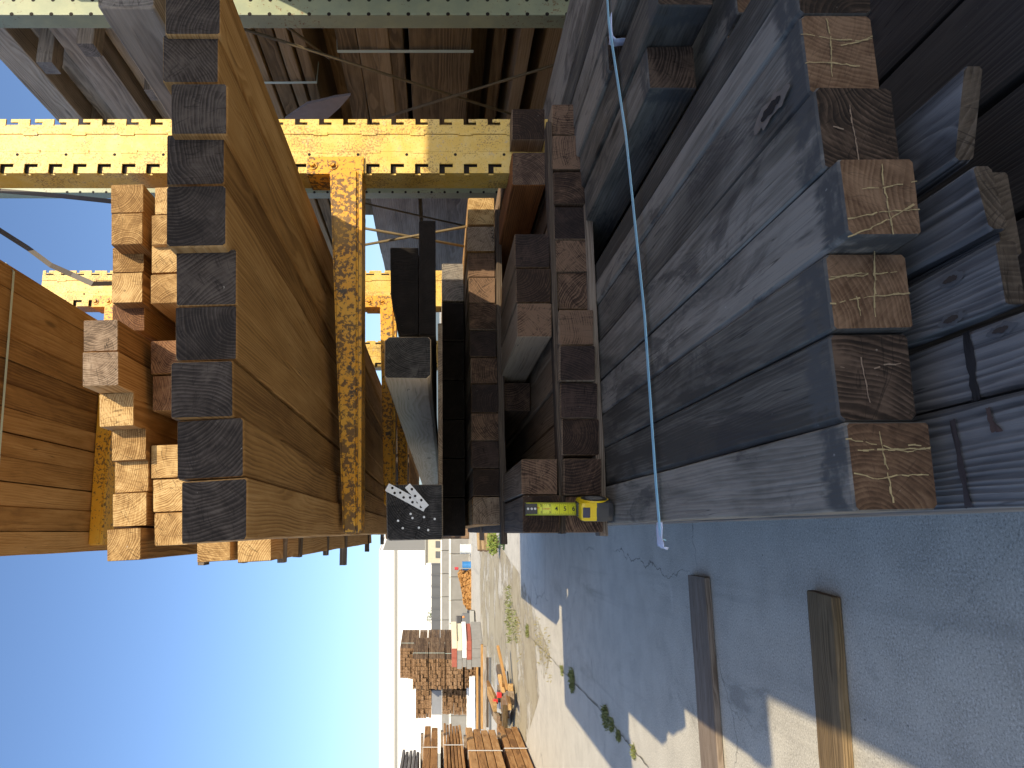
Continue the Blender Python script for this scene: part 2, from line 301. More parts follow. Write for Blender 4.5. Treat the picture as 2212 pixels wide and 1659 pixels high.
# ------------------------------------------------------------------ ground
def ground():
    k = NB('yard_concrete'); t = k.new('ShaderNodeTexCoord').outputs['Object']
    big = k.noise(t, 0.35, 5, 0.6); mid = k.noise(t, 4, 6, 0.65); agg = k.vor(t, 120, out='Color'); ag2 = k.noise(t, 130, 3, 0.75)
    c = k.ramp(k.math('ADD', k.math('MULTIPLY', mid, 0.7), k.math('MULTIPLY', big, 0.3)), [(0.3, (0.39, 0.365, 0.305)), (0.5, (0.50, 0.47, 0.39)), (0.72, (0.58, 0.55, 0.465))])
    c = k.mix(k.math('MULTIPLY', k.step(ag2, 0.53, 0.62), 0.5), c, (0.78, 0.76, 0.70))
    c = k.mix(k.math('MULTIPLY', k.step(ag2, 0.46, 0.37), 0.5), c, (0.14, 0.135, 0.13))
    st = k.noise(k.vm('MULTIPLY', t, (1.0, 0.35, 1)), 1.3, 6, 0.7, 0.8); c = k.mix(k.math('MULTIPLY', k.step(st, 0.55, 0.72), 0.35), c, (0.16, 0.14, 0.10))
    wv = k.vm('ADD', t, k.vm('SCALE', k.noise(t, 1.5, 5, 0.7, out=1))); wv.node.inputs[1].links[0].from_node.inputs['Scale'].default_value = 0.35
    cr = k.vor(wv, 0.42, 'DISTANCE_TO_EDGE'); c = k.mix(k.math('MULTIPLY', k.step(cr, 0.0026, 0.0006), k.math('MULTIPLY', k.step(big, 0.42, 0.55), 0.7)), c, (0.05, 0.05, 0.045))
    pit = k.vor(t, 9); c = k.mix(k.math('MULTIPLY', k.step(pit, 0.05, 0.02), 0.8), c, (0.08, 0.08, 0.07))
    oil = k.noise(k.vm('MULTIPLY', t, (1, 1, 1)), 0.9, 6, 0.72, 1.2); c = k.mix(k.math('MULTIPLY', k.step(oil, 0.60, 0.70), 0.45), c, (0.17, 0.16, 0.14))
    tyr = k.noise(k.vm('MULTIPLY', t, (3.2, 0.12, 1)), 1, 4, 0.6, 0.3); c = k.mix(k.math('MULTIPLY', k.step(tyr, 0.58, 0.68), 0.30), c, (0.20, 0.19, 0.17))
    scf = k.noise(k.vm('MULTIPLY', t, (0.8, 3.5, 1)), 1, 5, 0.65, 0.5); c = k.mix(k.math('MULTIPLY', k.step(scf, 0.64, 0.72), 0.35), c, (0.66, 0.64, 0.58))
    k.l.new(c, k.b.inputs['Base Color']); k.b.inputs['Roughness'].default_value = 0.85; k.b.inputs['Specular IOR Level'].default_value = 0.3
    k.bump(k.math('ADD', ag2, k.math('MULTIPLY', mid, 0.5)), 0.5, 0.004)
    s = 700
    tag(mesh('ground', [(-s, -60, 0), (s, -60, 0), (s, s, 0), (-s, s, 0)], [(0, 1, 2, 3)], k.m), kind='structure')
    # wind-blown dirt and sand over the far half of the yard
    k = NB('sandy_dirt'); t = k.new('ShaderNodeTexCoord').outputs['Object']
    a = k.noise(t, 1.2, 6, 0.65, 0.6); b = k.noise(t, 40, 4, 0.7)
    c = k.ramp(k.math('ADD', k.math('MULTIPLY', a, 0.7), k.math('MULTIPLY', b, 0.3)), [(0.3, (0.24, 0.19, 0.11)), (0.5, (0.38, 0.33, 0.22)), (0.7, (0.46, 0.41, 0.29))])
    k.l.new(c, k.b.inputs['Base Color']); k.b.inputs['Roughness'].default_value = 0.9; k.bump(b, 0.4, 0.01)
    al = k.step(k.math('ADD', k.noise(t, 0.7, 5, 0.65), k.math('MULTIPLY', k.noise(t, 9, 4, 0.7), 0.25)), 0.50, 0.66)
    k.l.new(k.math('MULTIPLY', al, 0.9), k.b.inputs['Alpha'])
    P = [G(1190, 1420), G(1130, 1250), G(1060, 1150), G(1035, 1170), G(1040, 1400), G(1120, 1659)]
    tag(mesh('dirt_path', [(p.x, p.y, 0.004) for p in P], [tuple(range(6))], k.m), kind='structure')
ground()

# ------------------------------------------------------------------ yellow cantilever rack
XL, XR = 1.094, 1.280
PIT = 0.0762
def column(name, Y0, z0, z1, label, slots=(1.0, 3.0), off=0.02):
    e = empty(name, ((XL+XR)/2, Y0+0.045, 0)); tag(e, label, 'rack column', 'yellow cantilever rack columns'); L = e.location
    b = MB(); T = 0.005; a, c = XL+0.073, XR-0.051
    b.box(XL, XL+T, Y0+0.0128, Y0+0.095, z0, z1); b.box(XR-T, XR, Y0+0.032, Y0+0.095, z0, z1); b.box(XR-0.0205, XR-T, Y0+0.034, Y0+0.036, z0, z1, 1); b.box(XL, XR, Y0+0.0955, Y0+0.10, z0, z1); b.box(XL+T+0.001, XR-0.022, Y0+0.010, Y0+0.012, z0, z1, 1)
    b.box(a+0.0018, c-0.0018, Y0+0.002, Y0+0.002+T, z0, z1)
    s0, s1 = max(z0, slots[0]), min(z1, slots[1])
    for lo, hi in ((z0, s0), (s1, z1)):
        if hi-lo > 0.01: b.box(XL, a, Y0, Y0+T, lo, hi); b.box(c, XR, Y0, Y0+T, lo, hi); b.box(XL, XL+T, Y0+T, Y0+0.0125, lo, hi)
    z = s1
    while z-PIT >= s0-1e-6:
        zt = z; zb = z-PIT
        # left flange: a slot cut in from the corner, its inner leg turned down
        b.box(XL+0.032, a, Y0, Y0+T, zt-0.017, zt); b.box(XL, XL+0.020, Y0, Y0+T, zt-0.042, zt-0.017); b.box(XL+0.032, a, Y0, Y0+T, zt-0.042, zt-0.017)
        b.box(XL, a, Y0, Y0+T, zb, zt-0.042); b.box(XL, XL+T, Y0+T, Y0+0.0125, zb, zt-0.017)
        # right flange
        b.box(c, XR-0.024, Y0, Y0+T, zt-0.016, zt); b.box(c, XR-0.024, Y0, Y0+T, zt-0.040, zt-0.016); b.box(XR-0.011, XR-0.0002, Y0, Y0+T, zt-0.040, zt-0.016)
        b.box(c, XR, Y0, Y0+T, zb, zt-0.040)
        z -= PIT
    if z > s0+0.001: b.box(XL, a, Y0, Y0+T, s0, z); b.box(c, XR, Y0, Y0+T, s0, z)
    z = s1-0.05
    while z > s0:       # bolt holes and weld tabs
        b.tube((a-0.010, Y0-0.0006, z), (a-0.010, Y0+0.001, z), 0.0048, 12, 1)
        b.box(a-0.006, a+0.006, Y0-0.0012, Y0+0.0016, z-0.07, z-0.02, 0, 0.001); b.box(c-0.006, c+0.006, Y0-0.0012, Y0+0.0016, z-0.055, z-0.01, 0, 0.001)
        z -= 2*PIT
    b.build('post', [M['yellow'], M['hole']], e).location -= L
    foot = MB().box(XL-0.5, XR+0.06, Y0-0.02, Y0+0.12, 0, 0.10); foot.build('foot', M['yellow'], e).location -= L
    return e
def arm(e, Y0, zr0, zr1, zt0, zt1, xt):
    """zr: root bottom/top, zt: tip bottom/top, xt: tip x"""
    L = e.location; b = MB(); ya, yb = Y0-0.035, Y0+0.075; xr = XL-0.006
    b.hexa([(xt, ya, zt0+0.006), (xr, ya, zr0+0.012), (xr, ya, zr1), (xt, ya, zt1), (xt, yb, zt0+0.006), (xr, yb, zr0+0.012), (xr, yb, zr1), (xt, yb, zt1)])
    o = b.build('arm', M['orange'], e); o.location -= L
    me = o.data; bm = bmesh.new(); bm.from_mesh(me); bmesh.ops.bevel(bm, geom=bm.edges[:], offset=0.006, segments=3, affect='EDGES'); bm.to_mesh(me); bm.free()
    l = MB(); l.hexa([(xt+0.004, ya+0.004, zt0-0.004), (xr, ya+0.004, zr0), (xr, ya+0.004, zr0+0.010), (xt+0.004, ya+0.004, zt0+0.005), (xt+0.004, yb, zt0-0.004), (xr, yb, zr0), (xr, yb, zr0+0.010), (xt+0.004, yb, zt0+0.005)])
    l.build('lip', M['orange'], o)
    k = MB(); k.box(XL-0.007, XL+0.052, Y0-0.008, Y0-0.001, zr0-0.002, zr1+0.075, 0, 0.002); k.box(XL-0.008, XL-0.001, Y0-0.0005, Y0+0.10, zr0-0.002, zr1+0.075, 0, 0.002)
    kb = k.build('bracket', M['orange'], o)
    for z in (zr1+0.058, zr1-0.005):
        bo = MB(); bo.tube((XL+0.022, Y0-0.0085, z), (XL+0.022, Y0-0.011, z), 0.016, 16); bo.tube((XL+0.022, Y0-0.0105, z), (XL+0.022, Y0-0.019, z), 0.010, 6, 0, 0.007); bo.build('bolt', M['orange'], o)
c1 = column('rack_column', 2.03, 0.0, 3.35, 'nearest yellow slotted rack column, sunlit, behind the charred-end timbers', (1.15, 2.92))
arm(c1, 2.03, H+0.2336, H+0.333, H+0.216, H+0.262, -0.005)
c2 = column('rack_column', 3.36, 0.0, 3.375, 'second yellow slotted rack column, its top against the sky', (1.2, 3.36))
arm(c2, 3.36, H+0.205, H+0.285, H+0.205, H+0.25, 0.12)
arm(c2, 3.36, H+1.555, H+1.635, H+1.54, H+1.60, -0.06)
c3 = column('rack_column', 4.69, 0.0, 3.3, 'third yellow rack column, farthest back and mostly hidden', (1.2, 3.2))
arm(c3, 4.69, H+0.205, H+0.285, H+0.205, H+0.25, 0.0)
def rods(name, pairs, X, label, r=0.006, mat=None):
    b = MB()
    for (p, q) in pairs: b.tube(atX(*p, X), atX(*q, X), r, 8)
    c = b.v[0]; o = b.build(name, mat or M['rust'], None, c, True); return tag(o, label, 'brace rod', 'thin brace rods of the racks')
rods('brace_rod', [((770, 490), (1030, 537))], 1.17, 'thin tan brace rod sloping down right between the two nearest yellow columns', 0.0055)
rods('brace_rod', [((770, 532), (1030, 485.5))], 1.155, 'thin pale brace rod rising right between the two nearest yellow columns', 0.0055)

# ------------------------------------------------------------------ charred-end timbers on the yellow arm
Dq = [(rect(356, 476, -29, 75), 1.05), (rect(351, 472, 75.5, 179), 1.06), (rect(369, 491, 180.5, 290.5), 1.035), (rect(359, 485, 291.5, 400, 1), 1.05),
      (rect(359, 489, 401, 534, 2), 1.02), (rect(380, 512, 541, 661.5, 3), 1.045), (rect(378, 512, 663, 780.5, 4), 1.047), (rect(368, 504, 782, 905, 4), 1.03), (rect(382, 526, 909, 1038, 8), 1.04), (rect(391, 534, 1041, 1175, 9), 1.035)]
for i, (q, y) in enumerate(Dq):
    n = len(Dq)-1-i
    o = qbeam('square_timber', q, y, 4.95+0.1*random.random(), M['dark'], ch=0.003, jit=0.0010)
    tag(o, f'{ORD[n]} timber from the open yard side in the row of dark charred ends' if n else 'dark charred timber at the open yard edge of the row on the yellow arm', 'timber', 'dark-ended timbers on the yellow arm')
p_ = atY(476, -29, 1.05); q_ = atY(356, -29, 1.05)
tag(rbeam('square_timber', p_.x+0.001, p_.x+0.05, 1.10, 4.9, p_.z+0.006, q_.z, M['dark'], ch=0.002), 'slim dark-ended timber set back at the column side of the charred row', 'timber', 'dark-ended timbers on the yellow arm')
tag(qbeam('square_timber', rect(210, 333, -110, 16), 1.12, 4.6, M['old'], ch=0.004), 'grey weathered timber lying on top of the dark charred-end row', 'timber')

# ------------------------------------------------------------------ pale fresh-cut timbers stacked on the dark ones
L1 = [((239, 310, 399, 460.5), 1.93), ((240, 308, 461.5, 529), 1.88), ((242.5, 311, 535, 589), 1.95), ((241, 308, 590, 655), 1.91), ((242, 312, 658, 716), 1.96), ((180, 255, 691.6, 759.5), 1.745),
      ((178, 256, 760.5, 835), 1.74), ((214, 289, 851, 923), 1.83), ((241, 315.5, 929, 996.5), 1.885), ((247.6, 321, 998, 1065.5), 1.91), ((242.5, 317, 1067, 1139), 1.89), ((230.6, 304, 1144, 1213), 1.85)]
for i, (q, y) in enumerate(L1):
    o = qbeam('fresh_timber', rect(*q, tilt=2 if i < 7 else 4), y, 4.65+0.1*random.random(), M['brownend' if i == 4 else 'tanend' if i in (5, 6) else 'light'], ch=0.002, jit=0.0009)
    if i in (5, 6): lb = 'split-ended grey-tan timber jutting farthest from the pale top row' if i == 6 else 'plain grey-tan timber jutting forward beside the split-ended one'
    else: lb = f'{ORD[11-i]} timber from the yard side in the topmost row of pale fresh-cut ends' if i < 11 else 'pale fresh-cut timber at the yard edge of the topmost row'
    tag(o, lb, 'timber', 'pale fresh-cut timbers, top row')
L2 = [(334, 405, 464), (327, 465, 529), (327, 530, 590), (325, 593, 656), (325, 736.6, 808), (329, 812.6, 888), (326, 961.5, 1034), (330, 1036, 1107), (333, 1109, 1180)]
for i, (x, a, b) in enumerate(L2):
    o = qbeam('fresh_timber', rect(x, x+73, a, b, tilt=3), 1.88+0.04*random.random(), 4.7, M['brownend' if i in (4, 5) else 'light'], ch=0.002, jit=0.0009)
    tag(o, f'{ORD[8-i]} timber from the yard side in the half-hidden second row of pale ends' if i < 8 else 'pale timber at the yard edge of the second row, above the dark ends', 'timber', 'pale fresh-cut timbers, second row')
for i, (x, a, b) in enumerate([(425, 1120, 1216), (513, 1118, 1216)]):
    o = qbeam('fresh_timber', rect(x, x+73, a, b, tilt=5), 1.9, 4.75, M['light'], ch=0.002)
    tag(o, ['upper', 'lower'][i]+' of two pale timber ends peeking out under the dark corner timber', 'timber', 'pale timber ends under the dark corner')
for i, (y0, sx) in enumerate([(1.98, 0.2), (2.9, 0.06), (3.6, 0.03), (4.3, 0.05), (5.2, 0.02)]):
    for j, zz in enumerate((H+0.632, H+0.535)):
        o = xbeam('dunnage_stick', -0.06-random.random()*0.03, 0.9, y0+0.04*j, y0+0.04*j+0.045, zz-0.019+0.02, zz+0.018, M['stick'], ch=0.001)
        tag(o, f'{ORD[i]} thin spacer stick from the front under the '+['second', 'third'][j]+' pale row', 'spacer stick', 'spacer sticks in the pale stack')
for i, (x, y1, wd) in enumerate([(606, 1216, 14), (640, 1204, 16), (702, 1200, 10), (740, 1221, 14), (792, 1192, 9), (825, 1176, 7)]):
    t = 0.44*F/(HX-x)*1.0; p = att(x, y1, min(t, 6)); q = att(x, 1150, min(t, 6)); wz = wd*min(t, 6)/F/2
    o = xbeam('dunnage_stick', p.x, p.x+0.8, p.y, p.y+0.04, p.z-wz, p.z+wz, M['stick'], ch=0.001)
    tag(o, f'{ORD[i]} stick end from the front poking out over the yard against the sky', 'spacer stick', 'stick ends against the sky')

# ------------------------------------------------------------------ top-level load: amber planks seen from below
xs = [1.0-0.0905*i for i in range(13)]
for i in range(12):
    o = rbeam('amber_plank', xs[i+1]+0.0012, xs[i]-0.0012, 1.6+0.05*random.random(), 4.0, H+1.638-0.006*i/1.0*0.55, H+1.74, M['under'], ch=0.0015, jit=0.0008)
    tag(o, f'{ORD[11-i]} amber plank from the yard side in the overhead load' if i < 11 else 'amber plank at the yard edge of the overhead load', 'plank', 'amber planks overhead')
for i in range(5):
    x0 = -0.08+0.216*i; tag(rbeam('amber_plank', x0, x0+0.213, 1.75+0.05*random.random(), 4.1, H+1.742, H+1.86, M['under'], ch=0.002, n=6), f'{ORD[i]} wide amber timber from the yard side in the upper layer of the overhead load', 'plank', 'amber timbers, upper overhead layer')
b = MB(); ribbon(b, [(-0.10, 2.60, H+1.587), (0.3, 2.595, H+1.606), (0.98, 2.58, H+1.628), (1.012, 2.58, H+1.66), (1.012, 2.58, H+1.75)], (0, 1, 0), 0.012); tag(b.build('strap', M['strap'], None, (0.4, 2.72, H+1.6)), 'pale green strap across the underside of the overhead amber planks', 'strap')

for pts, lb in (([(-60, 455), (0, 498), (60, 536), (110, 573), (155, 593), (200, 613), (250, 612)], 'dark twisted steel strap dangling against the sky'), ([(-60, 407), (0, 412), (110, 421), (250, 436)], 'straight dark steel strap stretched against the sky')):
    b = MB(); P = [atY(x, y, 2.3+0.05*math.sin(i)) for i, (x, y) in enumerate(pts)]; ribbon(b, P, (0.93, 0.1, -0.36), 0.018, 0.0015); tag(b.build('steel_strap', M['steelband'], None, P[1]), lb, 'strap', 'dark steel straps')
# ------------------------------------------------------------------ the pile under the arm: rows A, T1, T2
A = [(1011, 1068, 427, 485), (1008, 1069, 489, 543), (1011, 1069, 544, 598), (1013, 1070, 599, 654), (1014, 1072, 655, 712), (1014.5, 1072, 714, 770), (1017, 1074, 772.5, 828), (1018, 1076, 830, 891), (1018, 1077.5, 893, 951), (1018, 1078, 952, 1011), (1022, 1079.5, 1013, 1071), (1021, 1081, 1073, 1134)]
for i, q in enumerate(A):
    o = qbeam('red_brown_timber', rect(*q), 2.42+random.uniform(-.015, .015), 5.6, M['light' if i == 0 else 'tanend' if i in (1, 11) else 'plum' if i in (5, 7, 9) else 'red'], ch=0.0025, jit=0.0008)  # first end takes pale fir: the sunlight on it is put into the colour
    tag(o, f'{ORD[11-i]} red-brown timber end from the yard side in the set-back upper row' if i < 11 else 'red-brown timber end at the yard edge of the set-back upper row', 'timber', 'red-brown timbers, upper row')
T1 = [((1106, 1177, 235, 302), 1.96), ((1106, 1179, 329, 400), 1.95), ((1112, 1187, 505, 578), 1.92), ((1114.5, 1189.5, 580, 653), 1.91), ((1117, 1192, 655, 728), 1.90), ((1087, 1146, 827, 888), 2.45), ((1126, 1204.5, 992, 1068), 1.88), ((1129.5, 1209.5, 1070, 1151), 1.87)]
nm = ['brown timber end beside the yellow column in the gapped middle row', 'timber end with its orange side showing in the gapped middle row', 'dark plum timber end heading the group of three in the middle row', 'centre timber of the group of three in the middle row', 'light-sided timber closing the group of three in the middle row', 'lone timber set far back in the dark gap of the middle row', 'inner timber of the pair behind the measuring tape', 'outer timber of the pair behind the measuring tape, at the yard edge']
for i, (q, y) in enumerate(T1):
    o = qbeam('red_brown_timber', rect(*q), y, 5.4, M[{1: 'redside', 2: 'plum'}.get(i, 'red')], ch=0.0025, jit=0.0008); tag(o, nm[i], 'timber', 'red-brown timbers, middle row')
T2 = [(1192, 1263, 225, 291), (1193, 1265, 292.5, 366), (1196, 1267, 371, 440), (1197, 1272, 447, 517), (1200, 1276, 518.5, 587), (1204.5, 1278, 589, 666), (1207, 1282, 669, 744), (1209, 1286, 746, 822), (1211, 1291, 827, 903), (1214.5, 1294.5, 904.5, 983), (1218, 1299.5, 990.5, 1069), (1222, 1303, 1072, 1150)]
for i, q in enumerate(T2):
    o = qbeam('red_brown_timber', rect(*q), 1.90+random.uniform(-.02, .012)-(0.0 if i < 6 else .015), 5.5, M['plum' if i in (3, 7, 8) else 'red'], ch=0.0025, jit=0.0008)
    tag(o, f'{ORD[11-i]} timber end from the yard side in the full row above the grey beams' if i < 11 else 'timber end below the tape case at the yard edge of the full row', 'timber', 'red-brown timbers, lower row')
def stick(x0, x1, Y, z0, z1, lb, d=0.05): tag(xbeam('dunnage_stick', x0, x1, Y, Y+d, z0, z1, M['stick'], ch=0.0015), lb, 'spacer stick', 'spacer sticks in the brown pile')
stick(-0.004, 1.19, 1.90, H-0.3360, H-0.3205, 'thin spacer stick between the middle and full brown rows')
stick(-0.010, 1.27, 1.895, H-0.4440, H-0.4205, 'dark spacer stick between the full brown row and the grey beams', 0.045)
stick(-0.04, 1.15, 2.40, H-0.2290, H-0.2080, 'brown spacer stick under the set-back red-brown row', 0.04)
stick(-0.04, 1.15, 3.6, H-0.2290, H-0.2080, 'hidden spacer stick far back under the set-back row', 0.04)
# chalk ticks on a few ends
def chalk(par, q, Y, strokes, mat, wd=0.0014, nm='chalk_mark'):
    """strokes in end coordinates (a: down the end, b: toward the yard), drawn as rough thin ridges on the end face"""
    P = [atY(x, y, Y) for x, y in q]; mb = MB()
    def pt(a, b): t = P[0].lerp(P[1], a); u = P[3].lerp(P[2], a); v = t.lerp(u, b); return Vector((v.x, Y-0.0012, v.z))
    for s_ in strokes:
        pts = []
        for (a0, b0), (a1, b1) in zip(s_, s_[1:]):
            n = max(2, int(18*math.hypot(a1-a0, b1-b0)))
            for j in range(n): f = j/n; pts.append((a0+(a1-a0)*f+random.gauss(0, .005), b0+(b1-b0)*f+random.gauss(0, .005)))
        pts.append(s_[-1])
        for u, v in zip(pts, pts[1:]):
            if random.random() < 0.10: continue
            a = pt(*u); b = pt(*v); d = b-a
            if d.length < 1e-5: continue
            b = b+d*0.3; n = Vector((-d.z, 0, d.x)).normalized()*wd*random.uniform(.35, 1.1)/2
            for k in range(2):
                o_ = n*random.uniform(-.8, .8); o_ = o_-Vector((0, random.uniform(0, .0008), 0)); mb.add([a-n+o_, a+n+o_, b+n+o_, b-n+o_], [(0, 1, 2, 3)])
    if not mb.v: return
    L = par.location; o = mb.build(nm, mat, par); o.location = -L
    return o

# ------------------------------------------------------------------ grey beams in front (tops in open shade, chalked ends)
ZT = 0.445
Bq = [[(1700, -150), (1864, -150), (1876, -62), (1712, -62)], [(1712, -60), (1876, -60), (1884, 30), (1718, 30)], [(1718, 32), (1881, 34), (1901, 193), (1734, 193)], [(1756, 196), (1926, 198), (1945, 351), (1769, 354)], [(1805, 353), (1975, 353), (1995, 522), (1818, 522)],
      [(1772.7, 535), (1954, 534), (1975, 708), (1786.5, 711)], [(1781.5, 723), (1961, 722), (1981.5, 903), (1798, 904)], [(1818, 919), (2008, 917), (2028, 1100.5), (1830, 1104)]]
bn = ['grey beam half out of frame, farthest from the yard in the chalked row', 'brown-ended beam cut by the frame in the chalked row', 'chalk-crossed grey beam with a black knot hole on its top', 'dark unmarked beam end between two chalk-crossed ones', 'chalked beam end jutting forward with a pale diagonal scrape', 'chalked beam end with a bold double cross', 'rough dark beam end with a faint chalk stroke and radial cracks', 'tan chalk-crossed beam end at the yard edge']
STR = {2: [[(.04, .27), (.5, .34), (.8, .36), (.96, .30)], [(.55, .42), (.95, .33)], [(.05, .66), (.35, .65), (.75, .70)], [(.40, .05), (.43, .3), (.38, .88)]],
       3: [[(.44, .2), (.46, .5), (.48, .95)], [(.2, .5), (.38, .55)]],
       4: [[(.58, .02), (.57, .2), (.60, .5), (.63, .9)], [(.30, .34), (.55, .32), (.98, .24)], [(.1, .72), (.55, .63), (.97, .60)], [(.06, .95), (.5, .78), (.96, .52)]],
       5: [[(.62, .06), (.60, .4), (.56, .85)], [(.05, .40), (.4, .36), (.97, .30)], [(.04, .70), (.5, .62), (.97, .58)], [(.35, .55), (.40, .9)], [(.08, .38), (.5, .33)]],
       6: [[(.40, .28), (.41, .42), (.45, .8)], [(.12, .40), (.18, .40)], [(.42, .42), (.6, .40)], [(.66, .37), (.85, .36)]],
       7: [[(.41, .08), (.45, .4), (.50, .9)], [(.02, .17), (.25, .20), (.5, .27), (.7, .32), (.96, .28)], [(.15, .30), (.95, .29)], [(.1, .57), (.35, .64), (.62, .60), (.9, .60)], [(.6, .25), (.85, .25)]]}
BW = []
for i, q in enumerate(Bq):
    xt = (q[0][0]+q[3][0])/2; t = ZT*F/(xt-HX); Y = t*ray(*q[0]).y; BW.append([Y, [atY(*c, Y) for c in q]])
for (Ya, A_), (Yb, B_) in zip(BW, BW[1:]):      # neighbours touch: share the joint line
    mt_ = (A_[3].x+B_[0].x)/2; mb_ = (A_[2].x+B_[1].x)/2
    A_[3].x = mt_+0.0009; B_[0].x = mt_-0.0009; A_[2].x = mb_+0.0012; B_[1].x = mb_-0.0012
for i, ((Y, P), q) in enumerate(zip(BW, Bq)):
    dz = random.uniform(-.0015, .0015)
    o = timber('grey_beam', [(P[0].x, H-ZT+dz), (P[1].x, P[1].z), (P[2].x, P[2].z), (P[3].x, H-ZT+dz)], Y, 5.6, M['greyd' if i in (1, 3, 6) else 'grey'], ch=0.0042, jit=0.0008, n=24)
    tag(o, bn[i], 'beam', 'grey beams with chalked ends')
    if i in STR: chalk(o, q, Y, STR[i], M['chalk'] if i not in (3, 6) else M['faint'])
M['halo'] = plain('pale_knot_halo', (0.185, 0.15, 0.117), .85, .4, 40); M['bhalo'] = plain('silver_knot_halo', (0.105, 0.103, 0.10), .8, .3, 60); M['core'] = plain('brown_knot', (0.045, 0.032, 0.024), .8, .4, 60)
def knot(par, x, y, z=H-ZT+0.0035, k=1.0, mats=('halo', 'hole')):
    c = atZ(x, y, z); L = par.location
    for nm_, rx, ry, dz, mt in (('knot_halo', 0.017*k, 0.050*k, 0.0, M[mats[0]]), ('knot', 0.009*k, 0.028*k, 0.0009, M[mats[1]])):
        b = MB(); n = 26
        b.add([(c.x+rx*math.cos(6.283*i/n)*random.uniform(.6, 1.15), c.y+ry*math.sin(6.283*i/n)*random.uniform(.85, 1.1), c.z+dz) for i in range(n)]+[(c.x, c.y, c.z+dz)], [(i, (i+1) % n, n) for i in range(n)])
        o = b.build(nm_, mt, par); o.location = -L
knot([o for o in COL.objects if o.get('label') == bn[2]][0], 1664, 237)
# beams set back farther in the same row, by the green column
for i, (x0, x1, y0) in enumerate([(0.872, 0.968, 1.275), (0.972, 1.068, 1.165), (1.072, 1.17, 1.5), (1.175, 1.27, 1.3), (1.275, 1.37, 1.35), (1.375, 1.6, 1.4)]):
    tag(rbeam('grey_beam', x0, x1, y0, 5.5, H-0.520, H-0.424+0.01*min(i, 2), M['greyd'], ch=0.003, n=20), ['set-back grey beam with a dark square end, next to the row of chalked beams', 'set-back dark beam beside the one with the square end, under the strap', 'grey beam under the white strap paper beside the green column', 'grey beam past the strap paper, second from it', 'grey beam past the strap paper, third from it', 'widest grey beam at the far end of the row'][i], 'beam', 'set-back grey beams')
# second layer under them
for i in range(10):
    x0 = 0.024+0.115*i
    tag(rbeam('lower_beam', x0, x0+0.108, 1.15+0.06*random.random(), 5.4, H-0.655, H-0.556, M['grey'], ch=0.003), f'{ORD[i]} beam from the yard side in the hidden layer under the chalked beams', 'beam', 'under-layer beams')
# silvered boards jutting toward the viewer under the chalked beams
zc = 0.84
def board(x, ya, yb, th, lb, dY=0.0, mat='blue', z=zc, slant=0.0, Yn=None):
    a = atZ(x, ya, z); b_ = atZ(x, yb, z); Y = Yn if Yn is not None else (a.y+b_.y)/2+dY
    o = rbeam('silvered_board', min(a.x, b_.x), max(a.x, b_.x), Y, 4.2, z-th, z, M[mat], ch=0.003, jit=0.0009, n=26, slant=slant); return tag(o, lb, 'board', 'silvered boards under the chalked beams')
board(2212, 842, 1098, 0.09, 'blue-grey silvered board at the yard edge with a rust-red stain', Yn=0.42)
board(2212, 672, 836, 0.05, 'blue-grey board with round knots, second from the yard edge', Yn=0.40, z=zc-0.012)
board(2161, 512, 664, 0.02, 'two-knotted silvered board with a grey-brown cut end')
board(2118, 345, 506, 0.02, 'split silvered board with a pale broken edge', slant=0.1)
board(2072, 150, 342, 0.02, 'silvered board with a ragged slanting end, deepest in shade', slant=-0.35)
board(2150, 360, 560, 0.02, 'short silvered board lying under the split one', z=zc-0.022)
SB = [o for o in COL.objects if o.get('category') == 'board' and o.name.startswith('silvered')]
knot(SB[1], 2163, 712, zc-0.0095, .40, ('bhalo', 'core')); knot(SB[2], 2054, 604, zc+0.0022, .42, ('bhalo', 'core')); knot(SB[2], 2055, 690, zc+0.0022, .42, ('bhalo', 'core'))
def stain(par, pts, z, col, nm_):
    P = []
    for (x0, y0), (x1, y1) in zip(pts, pts[1:]+pts[:1]):
        for j in range(8): f = j/8; P.append(atZ(x0+(x1-x0)*f+random.uniform(-3, 3), y0+(y1-y0)*f+random.uniform(-2, 2), z))
    b = MB(); c = sum(P, Vector())/len(P); n = len(P); b.add(P+[c], [(i, (i+1) % n, n) for i in range(n)]); o = b.build(nm_, plain(nm_+'_tint', col, .85, .4, 90), par); o.location = -par.location
stain(SB[0], [(2050, 910), (2062, 906), (2100, 1095), (2086, 1097)], zc+0.0024, (0.045, 0.032, 0.03), 'weather_stain')
stain(SB[0], [(2128, 884), (2139, 880), (2146, 915), (2166, 930), (2142, 934)], zc+0.0024, (0.085, 0.05, 0.038), 'rust_stain')
stain(SB[1], [(2078, 722), (2096, 712), (2116, 862), (2100, 868)], zc-0.0094, (0.02, 0.017, 0.016), 'weather_stain')  # dark strip drawn in for the shaded gap between two boards
for i in range(8):
    x0 = 0.06+0.16*i
    tag(rbeam('lower_beam', x0, x0+0.15, 0.3+0.05*random.random(), 4.0, 0.58, 0.70, M['tar'], ch=0.004), f'{ORD[i]} dark beam from the yard side in the deep shade under the silvered boards', 'beam', 'dark beams at the bottom')  # deep shade put into the near-black colour
for i in range(5):
    x0 = 0.16+0.25*i
    tag(rbeam('lower_beam', x0, x0+0.24, 0.9+0.1*random.random(), 4.4, 0.14, 0.55, M['tar'], ch=0.006), f'{ORD[i]} heavy beam from the yard side in the bottom layer near the ground', 'beam', 'bottom layer beams')

